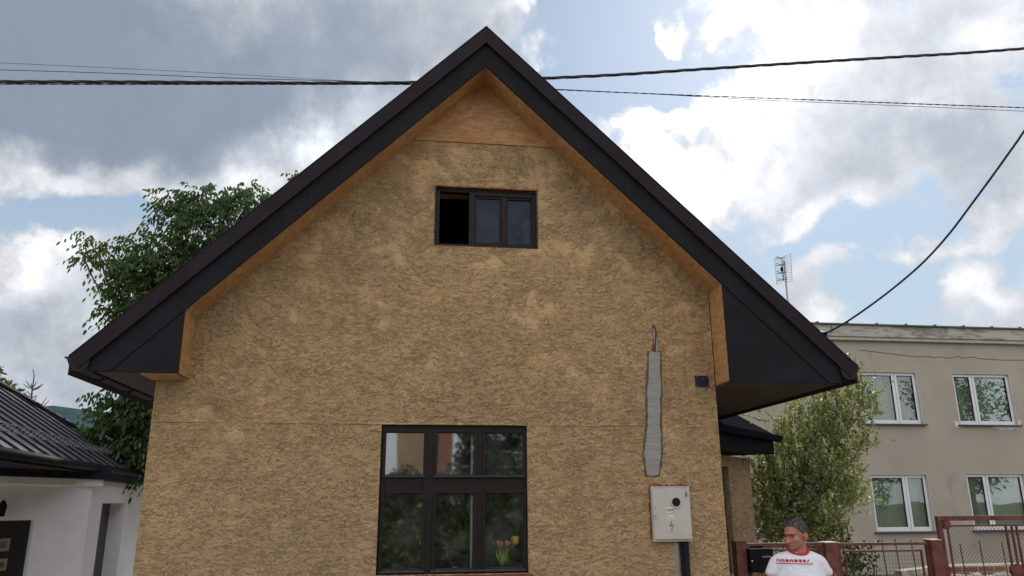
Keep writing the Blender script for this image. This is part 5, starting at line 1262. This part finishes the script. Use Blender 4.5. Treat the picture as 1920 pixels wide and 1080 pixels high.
def hedge(name, label, u0, u1, v, h, seed, cat, stems=True, mat='hedgeleaf', lsz=.10, dens=260):
    p0 = brel((u0 + u1) / 2, v); E_ = empty(name, (p0.x, p0.y, 0)); tag(E_, label, cat); rr = random.Random(seed); bl_ = []
    n = int((u1 - u0) / .55) + 1
    for i in range(n):
        for zz in np.arange(.4, h, .6):
            p = brel(u0 + (u1 - u0) * (i + .5) / n + rr.uniform(-.15, .15), v + rr.uniform(-.3, .3)); bl_.append(((p.x, p.y, zz + rr.uniform(-.15, .15)), (.5, .5, .45)))
    Pb, Od = blob_points(bl_, dens, .5); nL = len(Pb); da = rdir(nL); sv = np.cross(da, rdir(nL)); sv /= np.linalg.norm(sv, axis=1, keepdims=True) + 1e-6; ll = npr.uniform(lsz * .7, lsz * 1.4, nL)
    leaves('crown', (Pb - np.array(E_.location), da * ll[:, None], sv * (ll * .36)[:, None]), mat, E_)
    ig = MB()
    for c, r__ in bl_: ig.ell(tuple(Vector(c) - E_.location), (.24, .24, .24), 8, 6, lambda d: 1 + .2 * math.sin(d.x * 9 + c[0] * 5))
    ig.build('inner_growth', mat, E_)
    tm = MB()
    for i in range(n): q = brel(u0 + (u1 - u0) * (i + .5) / n, v) - Vector((p0.x, p0.y, 0)); limb(tm, (q.x, q.y, 0), (q.x, q.y, h * .8), .04, .015, i, 4, .04)
    tm.build('trunk', 'bark', E_)
hedge('hedge', 'tall leafy hedge across the street reflected in the lower window panes', -6, 7.5, -11.5, 2.75, 3, 'hedge', dens=2300, lsz=.08)
hedge('street_tree', 'dark tree across the street reflected in the upper right pane', 1.95, 7.5, -19.3, 7.4, 8, 'tree', mat='walnut', lsz=.12, dens=1000)

def round_tree(label, u, v, h, rad, seed, mat):
    p0 = brel(u, v); E_ = empty('street_tree', (p0.x, p0.y, 0)); tag(E_, label, 'tree'); rr = random.Random(seed); bl_ = []
    for i in range(26):
        th_ = rr.uniform(0, math.tau); q = rr.random() ** .5 * rad * .75; z = rr.uniform(.30, .92) * h; q *= 1 - abs(z / h - .6) * .9
        bl_.append(((p0.x + q * math.cos(th_), p0.y + q * math.sin(th_), z), (rad * .36, rad * .36, rad * .30)))
    Pb, Od = blob_points(bl_, 130, .5); nL = len(Pb); da = rdir(nL); sv = np.cross(da, rdir(nL)); sv /= np.linalg.norm(sv, axis=1, keepdims=True) + 1e-6; ll = npr.uniform(.14, .26, nL)
    leaves('crown', (Pb - np.array(E_.location), da * ll[:, None], sv * (ll * .34)[:, None]), mat, E_)
    tm = MB(); limb(tm, (0, 0, -.05), (0, 0, h * .55), rad * .07, rad * .04, seed, 6, .03)
    for c, r__ in bl_[::3]: limb(tm, (0, 0, h * .4), Vector(c) - Vector(E_.location), rad * .025, .01, seed, 5, .08)
    tm.build('trunk', 'bark', E_, smooth=True)
round_tree('tall street tree mirrored in the left windows of the flat roofed house', 27.0, -14.5, 8.5, 3.4, 31, 'hedgeleaf')
round_tree('broad street tree mirrored in the right windows of the flat roofed house', 36.5, -13.5, 10.5, 4.2, 32, 'walnut')
round_tree('lower street tree between the two taller ones, mirrored in the far windows', 31.5, -17.5, 7.0, 3.0, 33, 'farleaf')

# ================================================================== move every Empty to the base of its thing
for o in [x for x in COL.objects if x.type == 'EMPTY' and x.parent is None]:
    sub = [c for c in COL.objects if c.type == 'MESH' and (c.parent == o or (c.parent and c.parent.parent == o))]
    if not sub or (o.location - V * DW).length > 1e-4: continue
    lo = Vector((1e9,) * 3); hi = -lo
    for c in sub:
        for b in c.data.vertices: 
            for i in range(3): lo[i] = min(lo[i], b.co[i]); hi[i] = max(hi[i], b.co[i])
    ctr = Vector(((lo.x + hi.x) / 2, (lo.y + hi.y) / 2, 0 if o['category'] in ('house', 'gate', 'fence', 'fence post') else lo.z))
    T_ = Matrix.Translation(-ctr)
    for c in sub: c.data.transform(T_)
    o.location = o.location + U * ctr.x + V * ctr.y + Vector((0, 0, ctr.z))
print('objects', len(COL.objects), 'top', len([o for o in COL.objects if o.parent is None]))
